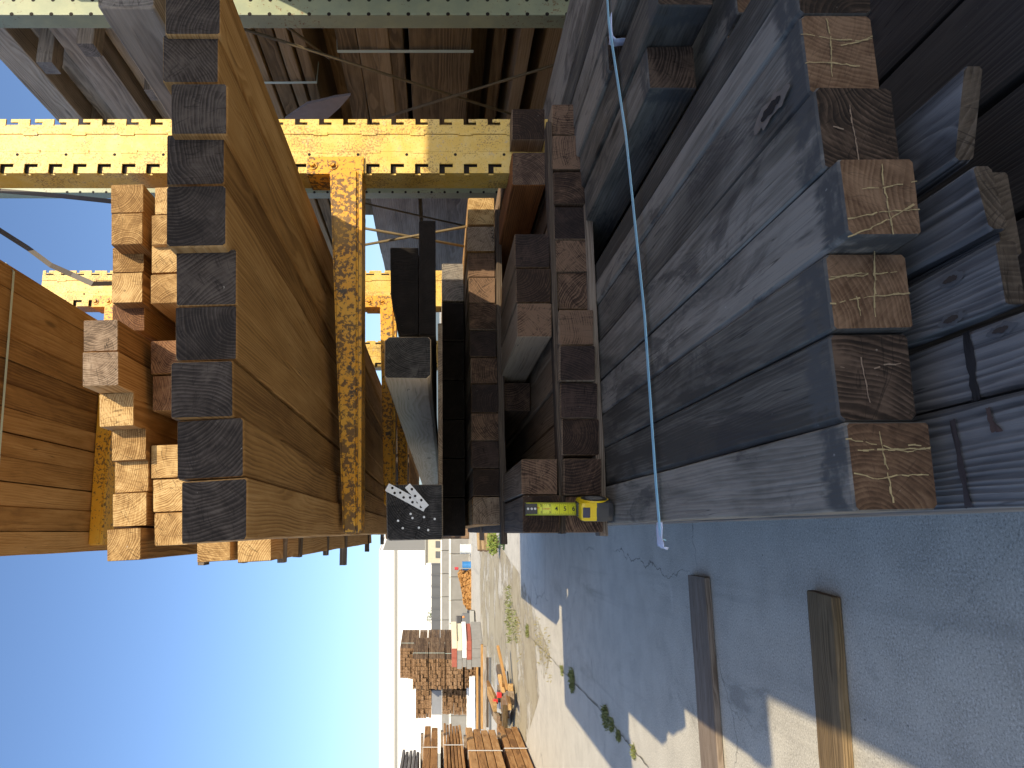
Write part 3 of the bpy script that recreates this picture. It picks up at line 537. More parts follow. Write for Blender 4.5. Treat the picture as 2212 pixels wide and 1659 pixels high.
# blue strap with paper corners over the grey beams
b = MB(); pts = [(-0.016, 1.43, H-0.447), (-0.012, 1.43, H-0.4375), (0.10, 1.431, H-0.4355), (0.45, 1.434, H-0.4345), (0.868, 1.437, H-0.4185), (1.0, 1.44, H-0.4085), (1.168, 1.45, H-0.398), (1.60, 1.45, H-0.396), (1.612, 1.45, H-0.42)]
ribbon(b, pts, (0, 1, 0), 0.0125, 0.0014); tag(b.build('strap', M['bluestrap'], None, (0.5, 1.43, H-0.44)), 'long light blue strap across the tops of the grey chalked beams', 'strap')
def crumple(name, c, sx, sy, folds, lb, mat='paper', drop=0.05):
    vs = []; fs = []; n = 8
    for i in range(n+1):
        for j in range(n+1):
            u = i/n; v = j/n; x = (u-.6)*sx; y = (v-.5)*sy*(1+0.12*math.sin(7*u+3*v))
            z = 0.003*random.random()+(0.0 if x > -0.002 else 0.0)
            if u < 0.45: z -= (0.45-u)/0.45*drop; x = -0.15*sx-0.004*random.random()-0.01*math.sin(5*v)*(.45-u)
            vs.append((c[0]+x, c[1]+y, c[2]+z)); 
    for i in range(n):
        for j in range(n): fs.append((i*(n+1)+j, (i+1)*(n+1)+j, (i+1)*(n+1)+j+1, i*(n+1)+j+1))
    b = MB(); b.add(vs, fs); o = b.build(name, M[mat], None, c, True); o.modifiers.new('thick', 'SOLIDIFY').thickness = 0.0008
    return tag(o, lb, 'paper corner', 'white paper corner guards')
crumple('paper_corner', (-0.015, 1.432, H-0.4385), 0.085, 0.036, 3, 'crumpled white paper guard under the blue strap at the yard edge', drop=0.010)
crumple('paper_corner', (1.13, 1.45, H-0.402), 0.12, 0.03, 3, 'crumpled white paper guard under the strap beside the green column')

# ------------------------------------------------------------------ dark planks and beams lying on the red-brown row
o = qbeam('dark_plank', [(843, 534), (904, 534), (904, 724), (866, 724), (855, 686), (847, 655), (843.5, 630)], 1.98, 4.6, M['tar'], ch=0.002); tag(o, 'wide brown-black plank with a sloping shaped end, above the thinner black plank', 'plank')
tag(qbeam('dark_plank', rect(904.8, 941, 476, 724), 1.97, 4.4, M['tar'], ch=0.003), 'thin black plank lying flat under the shaped plank', 'plank')
o = qbeam('dark_beam', [(831, 727), (931, 727), (931, 819), (830, 817)], 1.95, 5.2, M['cream'], ch=0.008); tag(o, 'black-ended beam with a pale cream side, beside the stacked planks', 'beam')
o.rotation_euler = (R(-0.8), 0, R(2.0))
K4 = [(834, 1047), (956, 1046), (957, 1165), (836, 1168)]
o = qbeam('dark_beam', K4, 1.74, 3.2, M['black'], ch=0.004); tag(o, 'black square post end with perforated steel plates nailed to it', 'beam')
def k4(x, y, dy=0.0): p = atY(x, y, 1.74-dy); return p
def plate(par, a, b, wd, holes, up=0.003):
    a = k4(*a, up); b = k4(*b, up); d = (b-a); n = Vector((-d.z, 0, d.x)).normalized()*wd/2; mb = MB()
    y0, y1 = Vector((0, -0.001, 0)), Vector((0, 0.001, 0))
    mb.hexa([a-n+y0, a+n+y0, b+n+y0, b-n+y0, a-n+y1, a+n+y1, b+n+y1, b-n+y1])
    for f, s in holes: c = a+d*f+n*s; mb.tube(c+Vector((0, -0.0016, 0)), c+Vector((0, 0.0005, 0)), 0.0032, 12, 1)
    o2 = mb.build('steel_plate', [M['steel'], M['hole']], par); o2.location = -par.location; return o2
plate(o, (836, 1052), (919, 1097), 0.020, [(.12, .4), (.22, -.4), (.33, .3), (.45, -.3), (.58, .4), (.68, -.3), (.78, .3), (.9, -.3)])
plate(o, (880, 1049), (921, 1096), 0.016, [(.2, .3), (.45, -.3), (.7, .3)], 0.0056)
for (x, y) in [(870, 1141), (887, 1110), (891, 1119), (916, 1117), (939, 1121), (905, 1140), (925, 1145), (860, 1125)]:
    p = k4(x, y); mb = MB(); mb.tube(p+Vector((0, 0.001, 0)), p+Vector((0, -0.002, 0)), 0.0028, 10); n_ = mb.build('nail_head', M['steel'], o); n_.location = -o.location
for i in range(7):      # row set back in the dark between the brown row and the planks
    a = atY(0, 566+85*i, 2.75); b = atY(0, 566+85*(i+1)-3, 2.75)
    tag(rbeam('dark_beam', b.x, a.x, 2.75+0.02*random.random(), 5.5, H-0.104, H-0.016, M['old' if i == 0 else 'tar'], ch=0.003), f'{ORD[6-i]} timber end from the yard side, deep in the dark slot above the red-brown row', 'timber', 'timbers deep in the dark slot')  # pale sunlit first end, near-black rest: light and shade put into the colour
tag(rbeam('dark_plank', -0.02, 0.60, 2.0, 4.5, H-0.012, H+0.0, M['stick'], ch=0.002), 'thin brown board lying flat under the black planks', 'plank')

# ------------------------------------------------------------------ measuring tape standing on the grey beam
def tape():
    p = atZ(1329, 1107, H-0.4435); Yb = 1.868; base = atY(1258, 1100, Yb); zc0 = H-0.4415
    x = base.x; e = empty('measuring_tape', (x, Yb-0.03, zc0), R(-14)); tag(e, 'yellow and black measuring tape standing upright with its blade pulled out', 'measuring tape')
    W, D, Hh = 0.050, 0.080, 0.086; b = MB()
    b.box(-W/2, W/2, -D/2, D/2, 0.034, Hh, 0, 0.012); b.build('case', M['casey'], e, smooth=False)
    b = MB(); b.box(-W/2-0.0015, W/2+0.0015, -D/2-0.0012, D/2+0.0015, 0.0, 0.058, 0, 0.016)
    b.box(-W/2-0.002, -W/2+0.004, -D/2+0.012, D/2, 0.02, Hh-0.008, 0, 0.002); b.build('grip', M['caseb'], e)
    b = MB(); b.box(-0.014, 0.012, -D/2-0.002, -D/2+0.003, 0.062, 0.080, 0, 0.002); b.build('window', M['window'], e)
    b = MB(); b.tube((W/2-0.002, -0.002, 0.045), (W/2+0.0022, -0.002, 0.045), 0.036, 40, 0); b.tube((W/2+0.001, -0.002, 0.045), (W/2+0.0030, -0.002, 0.045), 0.033, 40, 1); 
    b.build('side_badge', [M['casey'], M['caseb']], e)
    b = MB(); b.tube((W/2+0.0025, -0.002, 0.045), (W/2+0.0034, -0.002, 0.045), 0.022, 24, 0)
    b.build('badge_print', plain('worn_silver_print', (0.2, 0.19, 0.17), 0.6, 0.9, 220), e)
    b = MB(); b.box(-0.017, 0.017, -0.012, 0.016, Hh-0.002, Hh+0.004, 0, 0.001); b.build('mouth', M['caseb'], e)
    # the blade: a slightly hollow strip, vertical, 6 inches showing
    z0 = Hh+0.002-0.0; zt = (H-(1132-HX)/F*(base-O).dot(Vector((S, Cc, 0))))-zc0; inch = (zt-z0)/6.0
    Wb = 0.0325; n = 10; vs = []; fs = []
    for j, z in enumerate((z0-0.004, zt)):
        for i in range(n+1): u = i/n-.5; vs.append((u*Wb, 0.004-0.0028*(1-4*u*u), z))
    for i in range(n): fs.append((i, i+1, n+2+i, n+1+i))
    bl = mesh('blade', vs, fs, M['tapey'], (0, 0, 0), e, smooth=True); bl.rotation_euler.z = R(14); bl.modifiers.new('t', 'SOLIDIFY').thickness = 0.0003
    tk = MB()
    def ys(u): return 0.004-0.0028*(1-4*u*u)-0.0006
    for k in range(1, 96):
        z = zt-inch*k/16; ln = 0.42 if k % 16 == 0 else (0.26 if k % 8 == 0 else (0.19 if k % 4 == 0 else 0.12))
        for sgn in (-1, 1):
            u0 = .5*sgn; u1 = (.5-ln)*sgn if k % 16 else 0.0
            seg = 4
            for s_ in range(seg):
                a_, b_ = u0+(u1-u0)*s_/seg, u0+(u1-u0)*(s_+1)/seg; hw = 0.00022 if k % 16 else 0.00028
                tk.add([(a_*Wb, ys(a_), z-hw), (b_*Wb, ys(b_), z-hw), (b_*Wb, ys(b_), z+hw), (a_*Wb, ys(a_), z+hw)], [(0, 1, 2, 3)])
    tk.build('ruler_ticks', M['ink'], bl)
    def text(s, x_, z, size, mat):
        cu = bpy.data.curves.new('numeral', 'FONT'); cu.body = s; cu.size = size; cu.align_x = 'CENTER'; cu.align_y = 'CENTER'; cu.extrude = 0.0001; cu.offset = size*0.012; cu.materials.append(mat)
        t = bpy.data.objects.new('numeral', cu); COL.objects.link(t); bpy.context.view_layer.update()
        me = bpy.data.meshes.new_from_object(t); bpy.data.objects.remove(t); me.name = 'numeral'; me.materials.clear(); me.materials.append(mat)
        t = bpy.data.objects.new('numeral', me); COL.objects.link(t); t.parent = bl
        t.matrix_local = Matrix(((0, 1, 0, x_), (0, 0, -1, ys(x_/Wb)-0.0003), (-1, 0, 0, z), (0, 0, 0, 1)))
    for i in range(1, 7):
        if i in (2, 3):
            for sx in (-0.0085, 0.0085): text(str(i), sx, zt-inch*i+0.003, 0.008, M['ink'])
        elif i > 3: text(str(i), 0.0, zt-inch*i+0.008, 0.0155 if i < 6 else 0.016, M['ink'])
    text('STANLEY', 0.0, zt-inch*2.45, 0.0045, M['redink']); text('16', 0.003, zt-inch*1.5, 0.006, M['redink'])
    hk = MB(); hk.box(-0.013, 0.013, -0.0045, -0.0025, zt-0.030, zt+0.001, 0, 0.0008); hk.box(-0.015, 0.015, -0.010, 0.004, zt-0.001, zt+0.001)
    for z in (zt-0.006, zt-0.0155, zt-0.024): hk.tube((0, -0.0044, z), (0, -0.0056, z), 0.003, 12, 1)
    hk.build('hook', [M['caseb'], M['steel']], bl)
tape()

# ------------------------------------------------------------------ the second rack on the right: pale green columns, braces, stored lumber
def gcol(Y0, lb):
    e = empty('green_column', (2.0, Y0, 0)); tag(e, lb, 'rack column', 'pale green rack columns'); x0 = 1.944
    b = MB(); b.box(x0, x0+0.10, Y0, Y0+0.075, 0, 4.2, 0, 0.004)
    z = 0.6
    while z < 3.6:
        for xx in (x0+0.004, x0+0.066): b.tube((xx, Y0-0.0008, z), (xx, Y0+0.001, z), 0.0075, 10, 1)
        z += PIT
    p = b.build('post', [M['green'], M['hole']], e); p.location = -e.location
    f = MB().box(x0-0.05, x0+0.15, Y0-0.05, Y0+0.12, 0, 0.012); fo = f.build('foot_plate', M['green'], e); fo.location = -e.location
gcol(2.38, 'pale green rack column with round holes, nearest the camera'); gcol(3.84, 'pale green rack column with round holes, farther back behind the yellow one')
rods('brace_rod', [((505, 56), (1112, 249))], 1.98, 'long thin rusty brace rod sloping down behind the yellow column', 0.006)
rods('brace_rod', [((560, 13), (712, 126))], 1.99, 'short thin rusty brace rod near the upper strap', 0.006)
rods('brace_rod', [((812, 259), (1330, 100))], 1.97, 'long pale rusty brace rod crossing the sloping one', 0.006)
rods('brace_rod', [((786, 439), (1004, 488))], 2.0, 'dark thin brace rod in front of the far grey planks', 0.006)
XS = 2.15
def stored(zlo, zhi, x1, y0, y1, lb, mat='store', grp='brown planks stored on the green rack', x0=XS, name='stored_plank'):
    tag(rbeam(name, x0, x1, y0, y1, zlo, zhi, M[mat], ch=0.003, jit=0.002), lb, 'plank', grp)
for i, (a, b, mt) in enumerate([(2.215, 2.275, 'store'), (2.135, 2.205, 'store'), (2.065, 2.12, 'store'), (2.0, 2.05, 'store')]):
    stored(a, b, 2.5+0.1*random.random(), 1.6, 5.5, f'{ORD[i]} brown plank from the top in the strapped bundle above the wide planks', mt, 'planks in the upper strapped bundle', XS+0.01*(i % 2))
for i, (a, b) in enumerate([(1.765, 1.852), (1.677, 1.762), (1.62, 1.674), (1.556, 1.617)]):
    stored(a, b, 2.7, 1.5, 5.3, f'{ORD[i]} plank from the top in the wide brown bundle held by a white strap', grp='planks of the wide brown bundle', x0=XS+0.004*(i % 2))
stored(1.247, 1.53, 2.7, 1.5, 5.6, 'very wide brown plank on edge under the white-strapped bundle')
for i, (a, b, x) in enumerate([(1.075, 1.135, 2.3), (1.02, 1.06, 2.42), (0.975, 1.035, 2.18), (0.83, 0.915, 2.22), (0.73, 0.78, 2.25), (0.60, 0.70, 2.35), (0.45, 0.55, 2.25), (0.2, 0.4, 2.25)]):
    stored(a-(0.05 if i == 1 else 0), b-(0.05 if i == 1 else 0), x+0.3, 1.5, 5.2, f'{ORD[i]} loose brown plank from the top below the very wide plank', grp='loose planks on the green rack', x0=x-0.02)
for i in range(5):
    for j in range(2):
        z0 = 0.25+0.42*i
        stored(z0, z0+0.4, 3.15+0.45*j, 1.0, 5.8, f'{["near", "far"][j]} heavy timber at the back of the green rack, {ORD[i]} tier from the ground', 'store', 'heavy timbers at the back of the green rack', 2.72+0.45*j)
for i, (a, b, x) in enumerate([(2.60, 2.78, 2.18), (2.80, 2.96, 2.3), (2.98, 3.14, 2.2), (3.17, 3.32, 2.32), (3.35, 3.50, 2.22)]):
    stored(a, b, x+0.5, 1.9, 5.6, f'{ORD[i]} grey weathered beam from the bottom in the high load against the sky', 'old', 'grey beams in the high load', x, 'weathered_beam')
for i, (x, y, z) in enumerate([(2.08, 2.72, 2.90), (2.08, 3.05, 2.74), (2.1, 3.9, 2.93), (2.1, 3.6, 3.33), (2.12, 2.9, 3.18)]):
    tag(xbeam('wood_block', x, x+0.5, y, y+0.09, z, z+0.075, M['old'], ch=0.004), ['short grey block jutting from the high grey load, lowest one', 'short cracked block under the high grey load', 'pale block jutting out against the sky', 'upper block between the high grey beams', 'block beside the green column in the high grey load'][i], 'block', 'blocks between the high grey beams')
for i, (a, b) in enumerate([(1.345, 1.80), (0.9, 1.33)]):
    pass
for i, (p, q) in enumerate([((810, 416), (907, 533)), ((914, 416), (1008, 540))]):
    a = atX(p[0], 475, 2.11); b = atX(q[0], 475, 2.11); stored(b.z, a.z, 2.3, 3.95, 6.5, ['upper', 'lower'][i]+' wide silver-grey plank seen under the yellow arm', 'old', 'wide silver-grey planks far back', 2.11, 'weathered_plank')
b = MB(); ribbon(b, [(XS-0.012, 2.85, 1.24), (XS-0.012, 2.85, 1.858), (XS+0.05, 2.85, 1.862), (2.7, 2.85, 1.86)], (0, 1, 0), 0.018); tag(b.build('strap', M['strap'], None, (2.14, 2.85, 1.5)), 'whitish strap upright round the wide brown bundle', 'strap', 'straps on the green rack lumber')
b = MB(); ribbon(b, [(XS+0.1, 3.08, 1.985), (XS-0.01, 3.08, 1.99), (XS-0.012, 3.08, 2.14), (XS-0.012, 3.08, 2.28), (XS+0.3, 3.08, 2.285)], (0, 1, 0), 0.016); tag(b.build('strap', M['strap'], None, (2.14, 3.08, 2.1)), 'whitish strap round the upper thin-plank bundle', 'strap', 'straps on the green rack lumber')
P = [atX(x, y, 2.06) for x, y in [(615, 257), (640, 240), (662, 225), (690, 219), (722, 211), (757, 206), (735, 232), (707, 257)]]
b = MB(); b.add([p for p in P]+[p+Vector((0.02, 0.01, 0)) for p in P], [tuple(range(8)), tuple(range(15, 7, -1))]+[(i, (i+1) % 8, 8+(i+1) % 8, 8+i) for i in range(8)]); tag(b.build('torn_board', plain('lilac_grey_board', (0.27, 0.24, 0.24), 0.85, 0.2, 30), None, P[0]), 'torn grey piece of board propped behind the yellow column', 'board')

# ------------------------------------------------------------------ unseen timbers added behind the camera to throw the near shade
for i in range(9):
    x0 = 0.86+0.25*i; tag(rbeam('square_timber', x0, x0+0.246, -4.2, 0.20, 2.58, 2.83, M['under'], ch=0.004), f'{ORD[i]} heavy timber of the load in the next rack bay behind the viewer', 'timber', 'load in the next rack bay')
tag(xbeam('dunnage_stick', 0.41, 3.0, -0.075, 0.065, 2.50, 2.562, M['stick'], ch=0.004), 'heavy cross timber under the load in the next rack bay', 'timber')

for i in range(9):
    x0 = -0.06+0.125*i; nm_ = ORD[i]
    tag(rbeam('square_timber', x0, x0+0.12, 6.3+0.1*random.random(), 10.0, 1.66, 1.86, M['dark'], ch=0.004, n=6), f'{nm_} timber from the yard side on the middle level of the rack bay beyond', 'timber', 'middle-level timbers of the rack bay beyond')
    tag(rbeam('square_timber', x0, x0+0.12, 6.5+0.1*random.random(), 10.0, 1.12, 1.40, M['store'], ch=0.004, n=6), f'{nm_} timber from the yard side on the low level of the rack bay beyond', 'timber', 'low-level timbers of the rack bay beyond')
for i in range(4):
    x0 = 0.0+0.28*i
    tag(rbeam('square_timber', x0, x0+0.27, 6.4+0.1*random.random(), 10.0, 0.3, 1.10, M['store'], ch=0.006, n=6), f'{ORD[i]} heavy timber from the yard side near the ground in the rack bay beyond', 'timber', 'ground-level timbers of the rack bay beyond')

# ------------------------------------------------------------------ yard: things lying and growing on the ground
def gboard(corners, th, lb, mat, ext=1.0):
    a, b, c, d = [G(*p) for p in corners]      # far-right, near-right, near-left, far-left
    ax = ((d-a)+(c-b)).normalized(); w_ = ((b-a).length+(c-d).length)/2; mid = (a+b)/2; L = (d-a).length+ext
    rot = math.atan2(ax.y, ax.x)-math.pi/2
    o = timber('loose_board', [(-w_/2, 0.002), (w_/2, 0.002), (w_/2, th), (-w_/2, th)], 0, L, mat, loc=(mid.x, mid.y, 0.002+th/2), rot=rot, ch=0.004, wane=0.01); return tag(o, lb, 'board', 'loose boards on the concrete')
gboard([(1500, 1245), (1533, 1244), (1568, 1659), (1528, 1659)], 0.032, 'loose brown board on the shaded concrete, the farther one', M['stick'])
gboard([(1764, 1284), (1813, 1280), (1850, 1659), (1786, 1659)], 0.032, 'loose grey-brown board on the concrete, the nearer wider one', M['store'])
P = [G(x, y) for x, y in [(1085, 1255), (1130, 1360), (1190, 1420), (1240, 1472), (1310, 1546), (1372, 1622), (1440, 1700)]]; b = MB(); L_ = []
for a_, c_ in zip(P, P[1:]):
    for j in range(14): f = j/14; L_.append(a_.lerp(c_, f)+Vector((random.gauss(0, .006), random.gauss(0, .006), 0)))
for a_, c_ in zip(L_, L_[1:]):
    d = (c_-a_).normalized(); n_ = Vector((-d.y, d.x, 0)); w0 = random.uniform(.002, .007); b.add([a_-n_*w0, c_-n_*w0, c_+n_*w0, a_+n_*w0], [(0, 1, 2, 3)])
b.v = [(v[0], v[1], 0.008) for v in b.v]; tag(b.build('pavement_joint', plain('joint_dirt', (0.15, 0.135, 0.10), .95, .4, 60)), kind='structure')
leaf = plain('weed_leaf', (0.15, 0.17, 0.055), 0.6, 0.5, 60, bump=0); leaf2 = plain('dry_weed_leaf', (0.25, 0.22, 0.08), 0.7, 0.5, 60, bump=0)
def tuft(x, y, r, h, n, lb, mat=leaf, kind=None):
    c = G(x, y); b = MB()
    for i in range(n):
        a = random.uniform(0, 6.283); q = r*math.sqrt(random.random()); p = Vector((q*math.cos(a), q*math.sin(a), 0)); l = h*random.uniform(.3, 1.0); w_ = l*0.07+0.0025
        d = Vector((random.gauss(0, .5), random.gauss(0, .5), 1)).normalized(); s_ = d.orthogonal().normalized()
        s_ = Matrix.Rotation(random.uniform(0, 6.28), 3, d) @ s_
        m1 = p+d*l*.55; m2 = p+d*l+Vector((random.gauss(0, .2), random.gauss(0, .2), -0.1))*l
        b.add([p, m1-s_*w_, m2, m1+s_*w_], [(0, 1, 2, 3)])
    o = b.build('weed_tuft', mat, None, (0, 0, 0)); o.location = c; return tag(o, lb, 'weed', 'weeds in the yard joints', kind)
for a in [(1239, 1470, .11, .07, 300, 'round green weed on the sunlit edge beyond the shadow'), (1216, 1448, .06, .05, 120, 'small green weed just behind the round one'), (1312, 1548, .09, .06, 220, 'long dark weed in the shaded joint'), (1325, 1565, .05, .05, 120, 'small dark weed clump beside the long one'),
          (1340, 1590, .04, .05, 100, 'dark weed clump nearer in the shaded joint'), (1372, 1626, .05, .04, 110, 'yellow-green weed at the lit end of the joint'), (1104, 1325, .55, .16, 200, 'tall ragged weed patch at the far shadow edge'), (1116, 1352, .3, .10, 110, 'second ragged weed patch on the pale dirt'), (1142, 1363, .10, .08, 140, 'compact green weed beyond the ragged patches')]: tuft(*a)
for a in [(1165, 1385, .35, .05, 110, 'thin dry weeds along the sunlit joint'), (1185, 1412, .35, .05, 110, 'sparse dry weeds nearer along the sunlit joint'), (1122, 1380, .4, .07, 90, 'straw-coloured weeds behind the sunlit joint')]: tuft(*a, mat=leaf2, kind='stuff')

# ------------------------------------------------------------------ far yard
white = plain('white_stucco', (0.80, 0.79, 0.76), 0.85, 0.04, 3); trim = plain('grey_trim', (0.27, 0.27, 0.25), 0.7, 0.1, 5); beige = plain('beige_stucco', (0.50, 0.45, 0.34), 0.85, 0.1, 6)
dgrey = plain('dark_grey_panel', (0.10, 0.105, 0.11), 0.6, 0.12, 3); conc = plain('grey_concrete', (0.24, 0.235, 0.22), 0.9, 0.25, 3); cap = plain('bleached_concrete', (0.62, 0.60, 0.55), 0.9, 0.1, 5)  # caps paler than the blocks: sun on their tops put into the colour
def frame(p, q):
    p = Vector((p.x, p.y, 0)); q = Vector((q.x, q.y, 0)); d = (q-p); return p, d.length, math.atan2(d.y, d.x)
def building():
    T = 70; c = att(900, 1189, T); f = att(900, 1900, T); p, L, rz = frame(c, f); e = empty('white_warehouse', p, rz)
    tag(e, 'big white flat-roofed warehouse with a grey trim band across the yard', 'building')
    zt = H+(HX-820.6)/F*T; zb = H+(HX-854.5)/F*T; D = 30.0
    b = MB(); b.box(0, L, -D, 0, 0, zt); o = b.build('wall', white, e); 
    b = MB(); b.box(-0.03, L, -0.0, 0.10, zb-0.13, zb+0.13); b.build('trim_band', trim, e)
    b = MB(); b.box(-0.06, L, -D, 0.06, zt+0.002, zt+0.06); b.build('parapet_cap', white, e)
    b = MB(); b.box(-0.02, -0.002, -D, -0.02, 0, zt-.3); b.build('side_wall', plain('grey_stucco', (0.24, 0.235, 0.22), .85, .06, 3), e)  # greyer sheet over the white side: weaker sunlight put into its colour
    b = MB(); b.box(20, 24, 0.003, 0.08, 0, 3.2); b.build('loading_door', trim, e)
    return e
building()
c = att(935, 1216, 55); f = att(935, 1150, 55); p, L, rz = frame(c, f); e = empty('beige_shed', p, rz); tag(e, 'small beige flat-roofed building to the right of the white warehouse', 'building')
zt = H+(HX-921)/F*55
MB().box(0, L+1, 0, 5, 0, zt).build('wall', beige, e); MB().box(-.15, L+1.1, -.15, 5.1, zt+.003, zt+.12).build('roof', trim, e)
for k in range(3): MB().box(.4+.8*k, .9+.8*k, -.06, -.003, .9, 1.6).build('window', dgrey, e)
c = att(940, 1217, 50); f = att(940, 1408, 50); p, L, rz = frame(c, f); e = empty('grey_fence', p, rz); tag(e, 'dark grey panel fence below the white warehouse wall', 'fence')
b = MB(); b.box(0, L+2, 0, .08, 0, H+(HX-932)/F*50); 
for k in range(9): b.box(L*k/8-.05, L*k/8+.05, .081, .14, 0, H+(HX-932)/F*50+.02)
b.build('panel', dgrey, e)
for r_, (T, xt, lbl) in enumerate([(41, 951.5, 'back'), (32.5, 970, 'front')]):
    zt = H-(xt-HX)/F*T
    for k in range(9):
        y0 = 1140+50*k+7*r_; a = att(950, y0, T); f = att(950, y0+48.5, T); p, L, rz = frame(a, f); e = empty('concrete_barrier', p, rz)
        tag(e, f'grey concrete barrier block in the {lbl} row, {ORD[k]} from the beige building side', 'barrier', f'concrete barrier blocks, {lbl} row')
        b = MB(); b.box(0, L, -.5, 0, 0, zt-.10); b.build('block', conc, e); b = MB(); b.box(-0.0, L, -.52, .03, zt-.098, zt); b.build('cap', cap, e)
def heap(name, x0, x1, y0, y1, lb, mat, cat, n=900, sz=0.06):
    a = G(x1, y0); f = G(x1, y1); p, L, rz = frame(a, f); t = (a-O).dot(Vector((S, Cc, 0))); hh = (x1-x0)*t/F; b = MB(); N = 26
    def hz(u, v):
        prof = (0.72+0.28*math.sin(u*2.6+2.2))*min(1, 6*u)*min(1, 6*(1-u))
        return hh*prof*max(0, 1-abs(2*v-1)**2.2)*(0.93+0.14*noise.noise(Vector((u*9, v*9, 3))))
    vs = [(L*i/N, -1.6*j/10, hz(i/N, j/10)) for i in range(N+1) for j in range(11)]
    fs = [(i*11+j, (i+1)*11+j, (i+1)*11+j+1, i*11+j+1) for i in range(N) for j in range(10)]; b.add(vs, fs)
    for i in range(n):
        u, v = random.random(), random.random(); c = Vector((L*u, -1.6*v, hz(u, v))); d = Vector((random.gauss(0, 1), random.gauss(0, 1), random.gauss(0, 1))).normalized()*sz; s_ = d.orthogonal()*0.5
        b.add([c-d-s_, c-d+s_, c+d+s_, c+d-s_], [(0, 1, 2, 3)])
    o = b.build(name, mat, None); o.location = p; o.rotation_euler.z = rz; return tag(o, lb, cat)
heap('mulch_pile', 986, 1018, 1233, 1331, 'orange-brown wood mulch heap in front of the concrete barriers', plain('orange_mulch', (0.36, 0.19, 0.06), 0.95, 0.6, 30), 'mulch heap')
def crownball(name, x, y, t, rx, rz_, n, lb, col, stem=True, cat='shrub'):
    p = att(x, y, t); e = empty(name, (p.x, p.y, 0)); tag(e, lb, cat, 'shrubs across the yard'); b = MB(); zc_ = p.z
    for i in range(n):
        d = Vector((random.gauss(0, 1), random.gauss(0, 1), random.gauss(0, 1))).normalized()*random.random()**.4
        c = Vector((d.x*rx, d.y*rx, max(0.02, zc_+d.z*rz_))); c *= 1.0; s_ = 0.12*rx; u = Vector((random.gauss(0, 1), random.gauss(0, 1), random.gauss(0, 1))).normalized()*s_; v = u.orthogonal().normalized()*s_*.5
        b.add([c-u, c-v, c+u, c+v], [(0, 1, 2, 3)])
    b.build('crown', plain('leaf_'+name, col, 0.6, 0.5, 9, bump=0), e); s2 = MB(); s2.tube((0, 0, 0), (0, 0, zc_), .03, 6); s2.build('trunk', M['stick'], e)
crownball('yellow_shrub', 985, 1178, 33, .42, .20, 500, 'yellow-flowered shrub behind the blue drum', (0.35, 0.33, 0.03))
crownball('green_shrub', 1064, 1170, 16, .30, .14, 420, 'bright green shrub beside the stacked brown posts', (0.15, 0.2, 0.03)); crownball('dark_shrub', 1092, 1166, 15, .22, .16, 320, 'dark green shrub at the edge of the far shadow', (0.05, 0.09, 0.025))
crownball('roof_palm', 930, 1332, 52, .5, .35, 160, 'small dark green plant showing above the grey fence', (0.05, 0.09, 0.03))
def drum(x0, x1, y0, y1, lb, col, nm='drum'):
    a = G(x1, (y0+y1)/2); t = (a-O).dot(Vector((S, Cc, 0))); r = (y1-y0)*t/F/2; h = (x1-x0)*t/F; b = MB(); b.tube((0, 0, 0), (0, 0, h), r, 20)
    for z in (.02, .5, .97): b.tube((0, 0, h*z-.015), (0, 0, h*z+.015), r*1.05, 20)
    o = b.build(nm, plain(nm+'_paint_'+lb[:4], col, .45, .15, 6), None); o.location = a; tag(o, lb, 'drum')
drum(999, 1017, 1213, 1232, 'blue drum standing beside the mulch heap', (0.03, 0.17, 0.42)); drum(994, 1017, 1176, 1196, 'white tank near the brown posts', (0.62, 0.66, 0.66), 'water_tank')
p = G(1017, 1200); b = MB().tube((0, 0, 0), (0, 0, .78), .012, 8); o = b.build('thin_post', trim, None); o.location = p; tag(o, 'thin grey post between the white tank and the blue drum', 'post')
p = G(1018, 1228); e = empty('hydrant_marker', p); tag(e, 'little post with a red knob behind the blue drum', 'marker post'); MB().tube((0, 0, 0), (0, 0, .62), .02, 8).build('post', trim, e); MB().tube((0, 0, .55), (0, 0, .70), .06, 12).build('knob', plain('red_knob', (.5, .03, .04), .5), e)
for i in range(8):
    p = G(1074-5.2*i, 1190-1.5*(i % 2)); d = ray(1060, 1172); o = timber('brown_post', [(-.04, 0), (.04, 0), (.04, .09), (-.04, .09)], 0, 1.2, M['store'], loc=(p.x, p.y, .05+.0*i), rot=R(-52), ch=.01); tag(o, f'{ORD[i]} brown post from the front lying in the row beside the green shrub', 'post', 'brown posts by the green shrub')
# small loader
p = G(1027, 1340); e = empty('skid_loader', p, R(20)); tag(e, 'small black machine with an orange lamp beside the mulch heap', 'loader')
MB().box(-.28, .28, 0, .7, .16, .5, 0, .04).build('body', dgrey, e); MB().box(-.2, .2, .1, .5, .502, .72, 0, .03).build('cab', M['caseb'], e); MB().box(-.3, .3, -.25, -.03, .05, .22, 0, .02).build('bucket', trim, e)
for sx in (-.33, .33):
    for yy in (.12, .55): MB().tube((sx-.05, yy, .15), (sx+.05, yy, .15), .15, 16).build('wheel', M['caseb'], e)
MB().tube((.12, -.02, .45), (.12, .02, .45), .04, 10).build('lamp', plain('orange_lamp', (.7, .22, .04), .4), e)
